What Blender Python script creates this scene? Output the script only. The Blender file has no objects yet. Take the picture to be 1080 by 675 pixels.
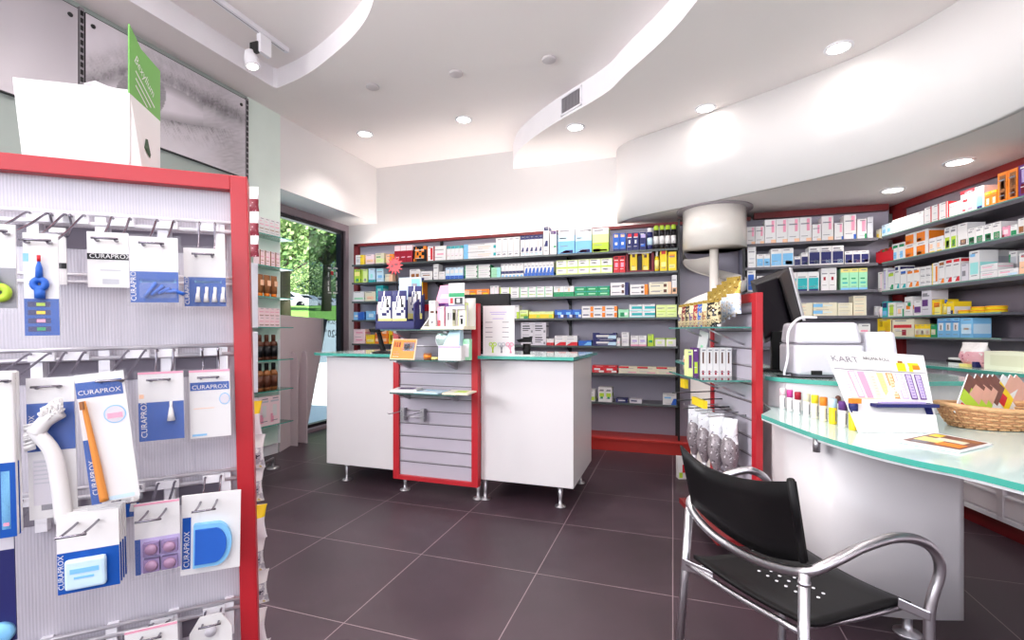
import bpy, bmesh, math, random
from mathutils import Vector, Matrix, noise
random.seed(7)
sc = bpy.context.scene
COL = sc.collection
# ------------------------------------------------------------------ camera
FPX, CAMH, TH, HZ = 505.0, 1.12, 0.324, 350.0
cd = bpy.data.cameras.new('camera'); cam = bpy.data.objects.new('camera', cd); COL.objects.link(cam)
cam.location = (0, 0, CAMH); cam.rotation_euler = (math.pi / 2, 0, TH)
cd.sensor_width = 36; cd.lens = 36 * FPX / 1080; cd.shift_y = (HZ - 337.5) / 1080
cd.clip_start = 0.05; cd.clip_end = 300
sc.camera = cam
# ------------------------------------------------------------------ view and sky
sc.view_settings.view_transform = 'Standard'; sc.view_settings.look = 'None'
sc.view_settings.gamma = 1; sc.view_settings.use_curve_mapping = False
sc.view_settings.exposure = 0.74
sc.cycles.use_denoising = True
sc.cycles.max_bounces = 8; sc.cycles.diffuse_bounces = 5; sc.cycles.transparent_max_bounces = 16
sc.cycles.caustics_reflective = False; sc.cycles.caustics_refractive = False
sc.cycles.sample_clamp_indirect = 6
w = bpy.data.worlds.new('sky'); sc.world = w; w.use_nodes = True
nt = w.node_tree; nt.nodes.clear()
o = nt.nodes.new('ShaderNodeOutputWorld'); b = nt.nodes.new('ShaderNodeBackground'); sk = nt.nodes.new('ShaderNodeTexSky')
sk.sky_type = 'HOSEK_WILKIE'; sk.turbidity = 5; sk.sun_direction = (0.5, 0.2, 0.8)
b.inputs[1].default_value = 3.2
nt.links.new(sk.outputs[0], b.inputs[0]); nt.links.new(b.outputs[0], o.inputs[0])
sd = bpy.data.lights.new('sun', 'SUN'); sd.energy = 8.0; sd.angle = 0.02; sd.color = (1, .96, .9)
so = bpy.data.objects.new('sun', sd); COL.objects.link(so); so.rotation_euler = (0.2, 0.75, 0)   # from beyond the far side of the shop roof
SPOT_W, FILL_W = 26.0, 29.0     # powers of the seen downlights and of the added fill downlights
dl = bpy.data.lights.new('added_front_fill', 'AREA'); dl.shape = 'RECTANGLE'; dl.size = 6.6; dl.size_y = 1.5; dl.energy = 74; dl.color = (.96,.97,1)
dlo = bpy.data.objects.new('added_front_fill', dl); COL.objects.link(dlo); dlo.location = (.1, -2.35, 1.98); dlo.rotation_euler = (math.pi/2, 0, 0)   # added fill light outside an invented window opening behind the camera
dl2 = bpy.data.lights.new('added_side_fill', 'AREA'); dl2.shape = 'RECTANGLE'; dl2.size = 2.5; dl2.size_y = 1.35; dl2.energy = 205; dl2.color = (1,.965,.98)
dlo2 = bpy.data.objects.new('added_side_fill', dl2); COL.objects.link(dlo2); dlo2.location = (-3.98, -.62, 2.1); dlo2.rotation_euler = (math.pi/2, 0, -math.pi/2)   # added fill light in an invented left wall opening, lifts ceiling and bulkhead
CEIL, LOW, SOF, TOPREC = 3.13, 2.93, 2.2, 3.29

# ------------------------------------------------------------------ pixel -> place on a known plane
RX, RY = math.cos(TH), math.sin(TH)
FX, FY = -math.sin(TH), math.cos(TH)
def ray(px, py):
    a = (px - 540) / FPX
    return (FX + a * RX, FY + a * RY, (HZ - py) / FPX)
def onz(px, py, z=0.0):
    d = ray(px, py); t = (z - CAMH) / d[2]
    return Vector((d[0] * t, d[1] * t, z))
def atd(px, py, dep):
    d = ray(px, py); return Vector((d[0] * dep, d[1] * dep, CAMH + d[2] * dep))
def depth(p): return p[0] * FX + p[1] * FY
class Line:
    """a vertical plane: origin O (x,y), unit direction d running right in the picture"""
    def __init__(s, O, d): s.O = Vector(O); s.d = Vector(d).normalized(); s.n = Vector((s.d.y, -s.d.x)); s.rot = math.atan2(s.d.y, s.d.x)
    def at(s, px, py):
        r = ray(px, py); t = (s.O.dot(s.n)) / (r[0] * s.n.x + r[1] * s.n.y)
        p = Vector((r[0] * t, r[1] * t)); return (p - s.O).dot(s.d), CAMH + r[2] * t
    def pt(s, a, off=0.0, z=0.0):
        q = s.O + s.d * a + s.n * off; return Vector((q.x, q.y, z))     # off > 0 : towards the room

# ------------------------------------------------------------------ materials
def lin(c):
    return tuple((x / 12.92 if x <= .04045 else ((x + .055) / 1.055) ** 2.4) for x in c)
_m = {}
def M(key, col=None, rough=.5, metal=0.0, var=.03, scale=8, emit=0, alpha=1.0, coat=0, spec=.5, bump=0):
    if key in _m: return _m[key]
    m = bpy.data.materials.new(key); m.use_nodes = True; t = m.node_tree; N = t.nodes; L = t.links
    p = N['Principled BSDF']; c = lin(col)
    p.inputs['Roughness'].default_value = rough; p.inputs['Metallic'].default_value = metal
    p.inputs['Specular IOR Level'].default_value = spec
    p.inputs['Coat Weight'].default_value = coat
    tc = N.new('ShaderNodeTexCoord'); nz = N.new('ShaderNodeTexNoise'); nz.inputs['Scale'].default_value = scale; nz.inputs['Detail'].default_value = 2
    mx = N.new('ShaderNodeMix'); mx.data_type = 'RGBA'
    mx.inputs[6].default_value = (*[max(0, x * (1 - var)) for x in c], 1); mx.inputs[7].default_value = (*[min(1, x * (1 + var)) for x in c], 1)
    L.new(tc.outputs['Object'], nz.inputs['Vector']); L.new(nz.outputs['Fac'], mx.inputs[0]); L.new(mx.outputs[2], p.inputs['Base Color'])
    if bump:
        bp = N.new('ShaderNodeBump'); bp.inputs['Strength'].default_value = bump; bp.inputs['Distance'].default_value = .002
        L.new(nz.outputs['Fac'], bp.inputs['Height']); L.new(bp.outputs[0], p.inputs['Normal'])
    if emit: p.inputs['Emission Color'].default_value = (*c, 1); p.inputs['Emission Strength'].default_value = emit
    if alpha < 1: p.inputs['Alpha'].default_value = alpha
    _m[key] = m; return m
PAL = dict(W=(.895,.885,.885), C=(.89,.86,.76), E=(.84,.82,.85), P=(.93,.62,.72), p=(.96,.85,.87), R=(.82,.16,.20), D=(.62,.08,.18), O=(.95,.52,.15),
           Y=(.96,.82,.15), y=(.95,.90,.55), L=(.72,.84,.25), l=(.87,.93,.62), G=(.10,.58,.36), g=(.62,.86,.70), T=(.15,.68,.70), t=(.62,.88,.87), B=(.16,.38,.75), A=(.50,.75,.92),
           a=(.78,.88,.95), N=(.14,.15,.38), V=(.38,.20,.48), v=(.74,.68,.86), K=(.07,.06,.08), S=(.55,.54,.57), s=(.76,.76,.79), Z=(.36,.20,.14), z=(.60,.38,.22), H=(.97,.78,.64), X=(.45,.05,.14), Q=(.04,.30,.64))
def C(k): return M('print_' + ('lower_' if k.islower() else '') + k.lower(), PAL[k], rough=.42, var=.02, spec=.35)
WALLM = M('white_plaster', (.885,.872,.87), .85, var=.012, scale=3)
CEILM = M('ceiling_plaster', (.945,.915,.91), .9, var=.01, scale=3)
GREENW = M('pale_green_panel', (.86,.91,.88), .4)
LAMI = M('white_laminate', (.835,.822,.83), .32, var=.008, scale=2)
REDM = M('red_lacquer', (.70,.125,.165), .35, var=.03)
REDD = M('dark_red_lacquer', (.47,.10,.11), .45, var=.05)
REDK = M('brick_red_lacquer', (.72,.18,.15), .4, var=.05)
GREYL = M('lavender_grey_board', (.66,.64,.70), .5, var=.02, scale=4)
SHELFM = M('charcoal_shelf', (.36,.35,.38), .4, var=.05)
BLACKM = M('black_metal', (.06,.055,.065), .4)
STEEL = M('brushed_steel', (.80,.79,.81), .28, metal=1, var=.05, scale=30)
ALU = M('satin_aluminium', (.74,.73,.75), .35, metal=.9)
WHITEM = M('white_metal', (.93,.92,.94), .3)
BLKP = M('black_plastic', (.03,.025,.033), .5, spec=.3, var=.08)
GLASSTOP = M('frosted_mint_glass', (.80,.90,.885), .12, coat=.4, var=.01)
GEDGE = M('glass_edge_teal', (.30,.66,.60), .15, coat=.5)
def glassmat(name, tint, a, rough=.03):
    m = bpy.data.materials.new(name); m.use_nodes = True; t = m.node_tree; N = t.nodes; L = t.links
    N.remove(N['Principled BSDF']); out = N['Material Output']
    tr = N.new('ShaderNodeBsdfTransparent'); tr.inputs[0].default_value = (*lin(tint), 1)
    gl = N.new('ShaderNodeBsdfGlossy'); gl.inputs['Roughness'].default_value = rough
    lw = N.new('ShaderNodeLayerWeight'); lw.inputs[0].default_value = .5
    fr = N.new('ShaderNodeMath'); fr.operation = 'POWER'; fr.inputs[1].default_value = 5; L.new(lw.outputs['Facing'], fr.inputs[0])
    ad = N.new('ShaderNodeMath'); ad.operation = 'ADD'; ad.inputs[1].default_value = a; ad.use_clamp = True
    mx = N.new('ShaderNodeMixShader'); L.new(fr.outputs[0], ad.inputs[0]); L.new(ad.outputs[0], mx.inputs[0])
    L.new(tr.outputs[0], mx.inputs[1]); L.new(gl.outputs[0], mx.inputs[2]); L.new(mx.outputs[0], out.inputs[0])
    return m
PANE = glassmat('window_glass', (.93,.97,.95), .02)
PANE2 = glassmat('tinted_window_glass', (.52,.56,.60), .03)
SHG = glassmat('shelf_glass', (.80,.90,.87), .10)
BAG = M('clear_plastic', (.95,.95,.97), .12, alpha=.08)
def floormat():
    m = bpy.data.materials.new('plum_floor_tiles'); m.use_nodes = True; t = m.node_tree; N = t.nodes; L = t.links; p = N['Principled BSDF']
    tc = N.new('ShaderNodeTexCoord'); mp = N.new('ShaderNodeMapping'); mp.inputs['Location'].default_value = (0.0, -.34, 0)
    L.new(tc.outputs['Object'], mp.inputs[0])
    br = N.new('ShaderNodeTexBrick'); br.offset = 0; br.inputs['Scale'].default_value = 1; br.inputs['Brick Width'].default_value = .6; br.inputs['Row Height'].default_value = .6
    br.inputs['Mortar Size'].default_value = .0022; br.inputs['Mortar Smooth'].default_value = .1; br.inputs['Bias'].default_value = 0
    br.inputs['Color1'].default_value = (*lin((.225,.168,.198)), 1); br.inputs['Color2'].default_value = (*lin((.24,.18,.213)), 1); br.inputs['Mortar'].default_value = (*lin((.52,.45,.47)), 1)
    L.new(mp.outputs[0], br.inputs['Vector'])
    nz = N.new('ShaderNodeTexNoise'); nz.inputs['Scale'].default_value = 2.2; nz.inputs['Detail'].default_value = 6; nz.inputs['Roughness'].default_value = .6
    L.new(tc.outputs['Object'], nz.inputs['Vector'])
    cr = N.new('ShaderNodeMapRange'); cr.inputs[1].default_value = .3; cr.inputs[2].default_value = .7; cr.inputs[3].default_value = .78; cr.inputs[4].default_value = 1.22
    L.new(nz.outputs['Fac'], cr.inputs[0])
    mu = N.new('ShaderNodeMix'); mu.data_type = 'RGBA'; mu.blend_type = 'MULTIPLY'; mu.inputs[0].default_value = 1
    L.new(br.outputs['Color'], mu.inputs[6]); L.new(cr.outputs[0], mu.inputs[7]); L.new(mu.outputs[2], p.inputs['Base Color'])
    rr = N.new('ShaderNodeMapRange'); rr.inputs[3].default_value = .36; rr.inputs[4].default_value = .5; L.new(nz.outputs['Fac'], rr.inputs[0]); L.new(rr.outputs[0], p.inputs['Roughness'])
    bp = N.new('ShaderNodeBump'); bp.inputs['Strength'].default_value = .25; bp.inputs['Distance'].default_value = .002; bp.invert = True
    L.new(br.outputs['Fac'], bp.inputs['Height']); L.new(bp.outputs[0], p.inputs['Normal'])
    return m
def ribmat(name, col, scale):       # fine vertical ribs in local x
    m = bpy.data.materials.new(name); m.use_nodes = True; t = m.node_tree; N = t.nodes; L = t.links; p = N['Principled BSDF']
    tc = N.new('ShaderNodeTexCoord'); wv = N.new('ShaderNodeTexWave'); wv.bands_direction = 'X'; wv.inputs['Scale'].default_value = scale
    L.new(tc.outputs['Object'], wv.inputs['Vector'])
    mx = N.new('ShaderNodeMix'); mx.data_type = 'RGBA'; c = lin(col)
    mx.inputs[6].default_value = (*[x * .86 for x in c], 1); mx.inputs[7].default_value = (*c, 1)
    L.new(wv.outputs['Fac'], mx.inputs[0]); L.new(mx.outputs[2], p.inputs['Base Color']); p.inputs['Roughness'].default_value = .3
    bp = N.new('ShaderNodeBump'); bp.inputs['Strength'].default_value = .3; bp.inputs['Distance'].default_value = .001; L.new(wv.outputs['Fac'], bp.inputs['Height']); L.new(bp.outputs[0], p.inputs['Normal'])
    return m

def mixmat(name, cols, scale=60, rough=.3, metal=.2, bump=.5):
    m = bpy.data.materials.new(name); m.use_nodes = True; t = m.node_tree; N = t.nodes; L = t.links; p = N['Principled BSDF']
    tc = N.new('ShaderNodeTexCoord'); nz = N.new('ShaderNodeTexNoise'); nz.inputs['Scale'].default_value = scale; nz.inputs['Detail'].default_value = 3
    L.new(tc.outputs['Object'], nz.inputs['Vector']); cr = N.new('ShaderNodeValToRGB'); cr.color_ramp.interpolation = 'CONSTANT'
    n = len(cols)
    while len(cr.color_ramp.elements) < n: cr.color_ramp.elements.new(.5)
    for i, c in enumerate(cols): e = cr.color_ramp.elements[i]; e.position = 0 if i == 0 else .36+.28*(i-1)/max(1, n-2); e.color = (*lin(c), 1)
    L.new(nz.outputs['Fac'], cr.inputs[0]); L.new(cr.outputs[0], p.inputs['Base Color']); p.inputs['Roughness'].default_value = rough; p.inputs['Metallic'].default_value = metal
    bp = N.new('ShaderNodeBump'); bp.inputs['Strength'].default_value = bump; bp.inputs['Distance'].default_value = .003; L.new(nz.outputs['Fac'], bp.inputs['Height']); L.new(bp.outputs[0], p.inputs['Normal'])
    return m
# ------------------------------------------------------------------ mesh building
class MB:
    def __init__(s): s.v = []; s.f = []; s.m = []; s.mats = []; s.sm = []
    def mi(s, mat):
        if mat not in s.mats: s.mats.append(mat)
        return s.mats.index(mat)
    def add(s, vs, fs, mat, smooth=False, mtx=None):
        k = len(s.v); i = s.mi(mat)
        s.v += [(mtx @ Vector(v)) if mtx else Vector(v) for v in vs]
        for f in fs: s.f.append([k + a for a in f]); s.m.append(i); s.sm.append(smooth)
        return s
    def box(s, x0, y0, z0, x1, y1, z1, mat, mtx=None):
        v = [(x0,y0,z0),(x1,y0,z0),(x1,y1,z0),(x0,y1,z0),(x0,y0,z1),(x1,y0,z1),(x1,y1,z1),(x0,y1,z1)]
        return s.add(v, [(0,3,2,1),(4,5,6,7),(0,1,5,4),(1,2,6,5),(2,3,7,6),(3,0,4,7)], mat, False, mtx)
    def hexa(s, lo, hi, mat):      # two quads (loops in the same order)
        return s.add(list(lo) + list(hi), [(0,3,2,1),(4,5,6,7),(0,1,5,4),(1,2,6,5),(2,3,7,6),(3,0,4,7)], mat)
    def prism(s, pts, z0, z1, mat, side=None, mtx=None):      # polygon in xy, CCW
        a = sum(pts[i][0] * pts[(i+1) % len(pts)][1] - pts[(i+1) % len(pts)][0] * pts[i][1] for i in range(len(pts)))
        if a < 0: pts = pts[::-1]
        n = len(pts); v = [(p[0], p[1], z0) for p in pts] + [(p[0], p[1], z1) for p in pts]
        s.add(v, [tuple(range(n))[::-1], tuple(range(n, 2 * n))], mat, False, mtx)
        s.add(v, [(i, (i+1) % n, n + (i+1) % n, n + i) for i in range(n)], side or mat, False, mtx); return s
    def quad(s, a, b, c, d, mat): return s.add([a, b, c, d], [(0,1,2,3)], mat)
    def strip(s, pts, z0, z1, th, mat, smooth=True):          # thin wall following a plan curve
        n = len(pts); out = []
        for i in range(n):
            a = Vector(pts[max(0, i-1)][:2]); b2 = Vector(pts[min(n-1, i+1)][:2]); d = (b2 - a).normalized(); nn = Vector((d.y, -d.x))
            p = Vector(pts[i][:2]); out.append((p, p - nn * th))
        v = []
        for p, q in out: v += [(p.x,p.y,z0),(p.x,p.y,z1),(q.x,q.y,z1),(q.x,q.y,z0)]
        f = []
        for i in range(n-1):
            k = 4*i; f += [(k,k+4,k+5,k+1),(k+1,k+5,k+6,k+2),(k+2,k+6,k+7,k+3),(k+3,k+7,k+4,k)]
        f += [(0,1,2,3), (4*n-4,4*n-1,4*n-2,4*n-3)]
        return s.add(v, f, mat, smooth)
    def tube(s, pts, r, mat, seg=8, closed=False, smooth=True):
        pts = [Vector(p) for p in pts]; n = len(pts); v = []; up = None
        for i, p in enumerate(pts):
            t = ((pts[(i+1) % n] - pts[i-1]) if closed else (pts[min(n-1, i+1)] - pts[max(0, i-1)])).normalized()
            if up is None: up = t.orthogonal().normalized()
            up = (up - t * up.dot(t)).normalized(); q = t.cross(up)
            rr = r[i] if isinstance(r, (list, tuple)) else r
            for k in range(seg):
                a = 2 * math.pi * k / seg; v.append(p + up * math.cos(a) * rr + q * math.sin(a) * rr)
        f = []
        for i in range(n if closed else n-1):
            for k in range(seg):
                j = (i+1) % n; f.append((i*seg+k, i*seg+(k+1) % seg, j*seg+(k+1) % seg, j*seg+k))
        if not closed: f += [tuple(range(seg))[::-1], tuple(range((n-1)*seg, n*seg))]
        return s.add(v, f, mat, smooth)
    def lathe(s, prof, mat, c=(0,0,0), seg=20, smooth=True, mtx=None):  # prof: (r,z)
        v = []; f = []
        for r, z in prof:
            for k in range(seg):
                a = 2*math.pi*k/seg; v.append((c[0] + r*math.cos(a), c[1] + r*math.sin(a), c[2] + z))
        for i in range(len(prof)-1):
            for k in range(seg): f.append((i*seg+k, i*seg+(k+1) % seg, (i+1)*seg+(k+1) % seg, (i+1)*seg+k))
        f += [tuple(range(seg))[::-1], tuple(range((len(prof)-1)*seg, len(prof)*seg))]
        return s.add(v, f, mat, smooth, mtx)
    def mesh(s, name, inv=None):
        me = bpy.data.meshes.new(name)
        me.from_pydata([tuple(inv @ v) if inv else tuple(v) for v in s.v], [], s.f)
        for m in s.mats: me.materials.append(m)
        for p, i, q in zip(me.polygons, s.m, s.sm): p.material_index = i; p.use_smooth = q
        me.update(); return me
def catmull(pts, k=6, closed=False):
    pts = [Vector(p) for p in pts]; n = len(pts); out = []
    for i in range(n if closed else n-1):
        g = lambda j: pts[j % n] if closed else pts[max(0, min(n-1, j))]
        p0, p1, p2, p3 = g(i-1), g(i), g(i+1), g(i+2)
        for a in range(k):
            t = a / k; out.append(.5 * ((2*p1) + (p2-p0)*t + (2*p0-5*p1+4*p2-p3)*t*t + (3*p1-p0-3*p2+p3)*t**3))
    if not closed: out.append(pts[-1])
    return out
def tag(o, label=None, cat=None, group=None, kind=None):
    if label: o['label'] = label
    if cat: o['category'] = cat
    if group: o['group'] = group
    if kind: o['kind'] = kind
    return o
def thing(name, loc, rz, label, cat, group=None, rx=0, ry=0):
    o = bpy.data.objects.new(name, None); COL.objects.link(o); o.location = loc; o.rotation_euler = (rx, ry, rz); o.empty_display_size = .1
    return tag(o, label, cat, group)
def wm(o):
    m = Matrix.LocRotScale(o.location, o.rotation_euler, None)
    return (wm(o.parent) @ m) if o.parent else m
def part(name, mb, parent, label=None, bevel=0, local=False, kind=None):
    """mb in world coordinates (or in the parent's own when local)"""
    me = mb.mesh(name, None if local else wm(parent).inverted()); o = bpy.data.objects.new(name, me); COL.objects.link(o); o.parent = parent
    if label: o['label'] = label
    if kind: o['kind'] = kind
    if bevel: bm_ = o.modifiers.new('bevel', 'BEVEL'); bm_.width = bevel; bm_.segments = 2; bm_.limit_method = 'ANGLE'
    return o
def solo(name, mb, label, cat, group=None, bevel=0, kind=None):
    xs = [v.x for v in mb.v]; ys = [v.y for v in mb.v]; zs = [v.z for v in mb.v]
    c = Vector(((min(xs)+max(xs))/2, (min(ys)+max(ys))/2, min(zs)))
    o = bpy.data.objects.new(name, mb.mesh(name, Matrix.Translation(-c))); COL.objects.link(o); o.location = c
    if bevel: bm_ = o.modifiers.new('bevel', 'BEVEL'); bm_.width = bevel; bm_.segments = 2; bm_.limit_method = 'ANGLE'
    return tag(o, label, cat, group, kind)
def struct(name, mb, bevel=0):
    o = solo(name, mb, None, None, kind='structure', bevel=bevel); return o
def text(mb, s, size, mat, mtx, align='LEFT', squash=1.0, shear=0):
    cu = bpy.data.curves.new('lettering', 'FONT'); cu.body = s; cu.size = size; cu.align_x = align; cu.resolution_u = 2; cu.shear = shear
    ob = bpy.data.objects.new('lettering', cu); COL.objects.link(ob)
    dg = bpy.context.evaluated_depsgraph_get(); me = bpy.data.meshes.new_from_object(ob.evaluated_get(dg))
    sq = Matrix.Diagonal((squash, 1, 1, 1))
    mb.add([v.co.copy() for v in me.vertices], [tuple(p.vertices) for p in me.polygons], mat, False, mtx @ sq)
    bpy.data.objects.remove(ob); bpy.data.curves.remove(cu); bpy.data.meshes.remove(me)
FRONT = Matrix.Rotation(math.pi/2, 4, 'X')       # text facing -y, upright

# ================================================================== THE ROOM
XL, YB, YF = -3.45, 5.05, -2.0
WX = -3.88                                        # window plane
mb = MB(); mb.box(-4.0, YF, -.1, 4.2, 5.2, 0, floormat())
fo = bpy.data.objects.new('floor', mb.mesh('floor')); COL.objects.link(fo); fo['kind'] = 'structure'
struct('wall_back', MB().box(-4.0, YB, 0, 3.2, YB+.12, 3.4, WALLM))
struct('wall_front', MB().box(-4.0,YF-.1,0,-3.3,YF,3.4,WALLM).box(3.5,YF-.1,0,4.2,YF,3.4,WALLM).box(-3.3,YF-.1,2.75,3.5,YF,3.4,WALLM).box(-3.3,YF-.1,0,3.5,YF,1.2,WALLM))
w2 = struct('added_window_front', MB().box(-3.3,YF-.09,1.2,-3.24,YF-.01,2.75,BLACKM).box(3.44,YF-.09,1.2,3.5,YF-.01,2.75,BLACKM).box(-.03,YF-.09,1.2,.03,YF-.01,2.75,BLACKM))  # unseen frame of an opening invented for the front fill light
Y0A = 3.52                                        # alcove start
GG = M('grey_green_wall', (.62,.66,.64), .7)
mb = MB(); mb.box(XL-.5, .65, 0, XL, Y0A-.36, 3.4, GG); mb.box(XL-.5,YF,0,XL,-1.9,3.4,GG); mb.box(XL-.5,-1.9,2.8,XL,.65,3.4,GG); mb.box(XL-.5,-1.9,0,XL,.65,1.4,GG); struct('wall_left', mb)
struct('added_window_left', MB().box(XL-.1,-1.9,1.4,XL-.04,-1.84,2.8,BLACKM).box(XL-.1,.59,1.4,XL-.04,.65,2.8,BLACKM))  # unseen frame, added with the wall gap that lets the side fill in
mb = MB(); mb.box(XL-.5, Y0A-.36, 0.10, XL+.004, Y0A, 3.4, GREENW); mb.box(XL-.5, Y0A-.36, 0, XL-.02, Y0A, .10, WHITEM); struct('wall_left_pier', mb)
struct('wall_left_bulkhead', MB().box(WX-.1, Y0A, 2.45, XL+.001, YB, 3.4, WALLM))
# right wall line
RW = Line((1.58, 4.6), (.238, -.971))
rn = -RW.n                                        # away from the room
q0 = RW.pt(-.9, -.36); q1 = RW.pt(7.2, -.36)
dv = Vector((rn.x, rn.y, 0)) * .12
struct('wall_right', MB().hexa([q0, q1, q1+dv, q0+dv], [v + Vector((0,0,3.4)) for v in (q0, q1, q1+dv, q0+dv)], WALLM))
# ceilings
lrec = [(-3.13, YF), (-3.125, 2.0), (-3.11, 3.10)] + [tuple(p) for p in catmull([(-3.09,3.125,0),(-2.80,3.06,0),(-2.497,2.95,0),(-2.024,2.72,0),(-1.707,2.47,0),(-1.40,2.05,0),(-1.2,1.5,0),(-1.1,.7,0),(-1.1,YF,0)], 6)]
lrec = [p[:2] for p in lrec]
rcur = [p[:2] for p in catmull([(.75,YF,0),(.72,.4,0),(.60,1.5,0),(.128,2.798,0),(-.319,3.45,0),(-.52,3.70,0),(-1.047,4.12,0),(-1.42,4.50,0),(-1.60,4.82,0),(-1.68,YB,0)], 6)]
struct('ceiling', MB().box(-4.0, YF, TOPREC, 4.2, 5.2, TOPREC+.1, CEILM))
RM = M('ceiling_step_paint', (.93,.915,.93), .8)
mainp = [(-4.0, YF)] + [(-3.13, YF)] + lrec[1:] + [(.75, YF)] + list(rcur[1:]) + [(-4.0, YB)]
struct('ceiling_centre', MB().prism(mainp, CEIL, TOPREC, CEILM, RM))
struct('ceiling_low', MB().prism([tuple(p) for p in rcur] + [(3.2, YB), (4.2, YF)], LOW, TOPREC, CEILM, RM))
# curved bulkhead
bc = [p[:2] for p in catmull([(-.49,YB-.001,0),(-.475,4.85,0),(-.36,4.70,0),(-.13,4.56,0),(.12,4.42,0),(.50,4.19,0),(.86,3.97,0),(1.24,3.68,0),(1.49,3.34,0),(1.62,3.0,0),(1.72,2.4,0),(1.82,1.5,0),(2.0,.5,0),(2.25,YF,0)], 6)]
struct('wall_curved_bulkhead', MB().strip([tuple(p) for p in bc][::-1], SOF+.001, LOW-.001, .05, WALLM) if False else MB().strip([tuple(p) for p in bc], SOF, LOW-.001, -.05, WALLM))
e0, e1 = RW.pt(-.47, -.36), RW.pt(6.8, -.36)
struct('ceiling_soffit', MB().prism([tuple(p) for p in bc] + [(e1.x, YF), (e1.x, e1.y), (e0.x, YB-.001)], SOF, SOF+.06, CEILM))
# window with alcove
TAUPE = M('taupe_frame', (.56,.50,.53), .5); DARKF = M('dark_window_frame', (.10,.08,.10), .4)
mb = MB(); yA, yB2 = Y0A-.3, YB-.02
mb.box(WX-.10, yA, 2.37, WX+.02, YB, 2.45, TAUPE); mb.box(WX-.10, YB-.06, .03, WX+.02, YB, 2.37, TAUPE); mb.box(WX-.10, yA, 0, WX+.06, YB, .035, TAUPE)
wf = struct('window_1', mb)
part('window_frame', MB().box(WX-.08, YB-.115, .05, WX-.01, YB-.06, 2.33, DARKF).box(WX-.08, yA, 2.33, WX-.01, YB-.06, 2.37, DARKF).box(WX-.08, yA, .035, WX-.01, YB-.06, .07, DARKF), wf)
part('pane', MB().quad((WX-.055,yA,.07),(WX-.055,YB-.115,.07),(WX-.055,YB-.115,2.33),(WX-.055,yA,2.33),PANE), wf)
pn = part('tinted_pane', MB().quad((WX-.085,4.47,.75),(WX-.085,YB-.10,.75),(WX-.085,YB-.10,2.30),(WX-.085,4.47,2.30),PANE2), wf)
# decals on the pane (seen from inside, the lettering is mirrored)
WL = Line((WX-.045, 0), (0, 1))
def wq(mb, x0, y0, x1, y1, mat):
    s0, z0 = WL.at(x0, (y0+y1)/2); s1, z1 = WL.at(x1, (y0+y1)/2); zt = (WL.at(x0, y0)[1] + WL.at(x1, y0)[1]) / 2; zb = (WL.at(x0, y1)[1] + WL.at(x1, y1)[1]) / 2
    mb.box(WX-.046, s0, zb, WX-.044, s1, zt, mat)
mb = MB(); wht = C('W')
for y in (282, 308): wq(mb, 346, y, 349.5, y+1.6, wht); wq(mb, 351.5, y, 356, y+1.6, wht)
for y in (287, 296, 302): wq(mb, 346, y, 347, y+5, wht); wq(mb, 354.5, y, 355.5, y+5, wht)
wq(mb, 357, 282, 363, 283.5, wht); wq(mb, 357, 299, 361, 300.5, wht); wq(mb, 362, 287, 363, 292, wht); wq(mb, 349, 286, 351.5, 290, C('R'))
part('dashed_decal', mb, wf, 'white dashed outline decal')
mb = MB(); s_, z_ = WL.at(356, 353)
text(mb, '-SOP', .085, BLACKM, Matrix.Translation((WX-.043, 4.90, z_+.13)) @ Matrix.Rotation(math.pi/2, 4, 'Z') @ FRONT @ Matrix.Diagonal((-1,1,1,1)))
text(mb, '-20°', .13, BLACKM, Matrix.Translation((WX-.043, 4.91, z_-.03)) @ Matrix.Rotation(math.pi/2, 4, 'Z') @ FRONT @ Matrix.Diagonal((-1,1,1,1)))
part('lettering', mb, wf, 'dark mirrored lettering')

# ------------------------------------------------------------------ lights
EMI = M('lamp_disc', (1,.97,.93), .5, emit=14)
def downlight(p, zc, label, group, power, angle=115, blend=.6, r=.062, on=True, soft=.05, col=(1,.93,.88)):
    t = thing('ceiling_downlight', (p[0], p[1], zc), 0, label, 'ceiling light', group)
    part('ring', MB().lathe([(r*1.32,0),(r*1.32,-.006),(r*1.05,-.010),(r*1.0,-.004),(r*1.0,0)], WHITEM, seg=28), t, local=True)
    part('lens', MB().lathe([(r*.98,-.0055),(r*.9,-.0065),(.001,-.007)], EMI if on else M('unlit_lens', (.85,.82,.82), .4), seg=28), t, local=True)
    if on:
        l = bpy.data.lights.new('spot', 'SPOT'); l.energy = power; l.spot_size = math.radians(angle); l.spot_blend = blend; l.shadow_soft_size = soft; l.color = col
        lo = bpy.data.objects.new('lamp_beam', l); COL.objects.link(lo); lo.parent = t; lo.location = (0,0,-.03)
    return t
downlight((-2.959,4.129), CEIL, 'lit round downlight above the left counter, nearest the window', None, SPOT_W)
downlight((-1.876,4.15), CEIL, 'lit round downlight second from the window on the centre ceiling', None, SPOT_W)
downlight((-.815,4.19), LOW, 'lit round downlight just right of the ceiling vent', None, SPOT_W)
downlight((.25,4.17), LOW, 'lit round downlight at the far end of curved bulkhead', None, 5, 76, .3)
downlight((1.00,3.55), LOW, 'largest lit downlight near the middle of the curved bulkhead', None, 5, 76, .3)
downlight((1.45,2.35), LOW, 'lit downlight beside the near end of curved bulkhead', None, 5, 76, .3)
downlight((1.72,3.78), SOF, 'lit recessed lamp in the soffit, nearer of the two', None, 9, 120, .8, col=(1,.90,.82))
downlight((1.585,4.37), SOF, 'lit recessed lamp in the soffit, farther of the two', None, 9, 120, .8, col=(1,.90,.82))
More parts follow.
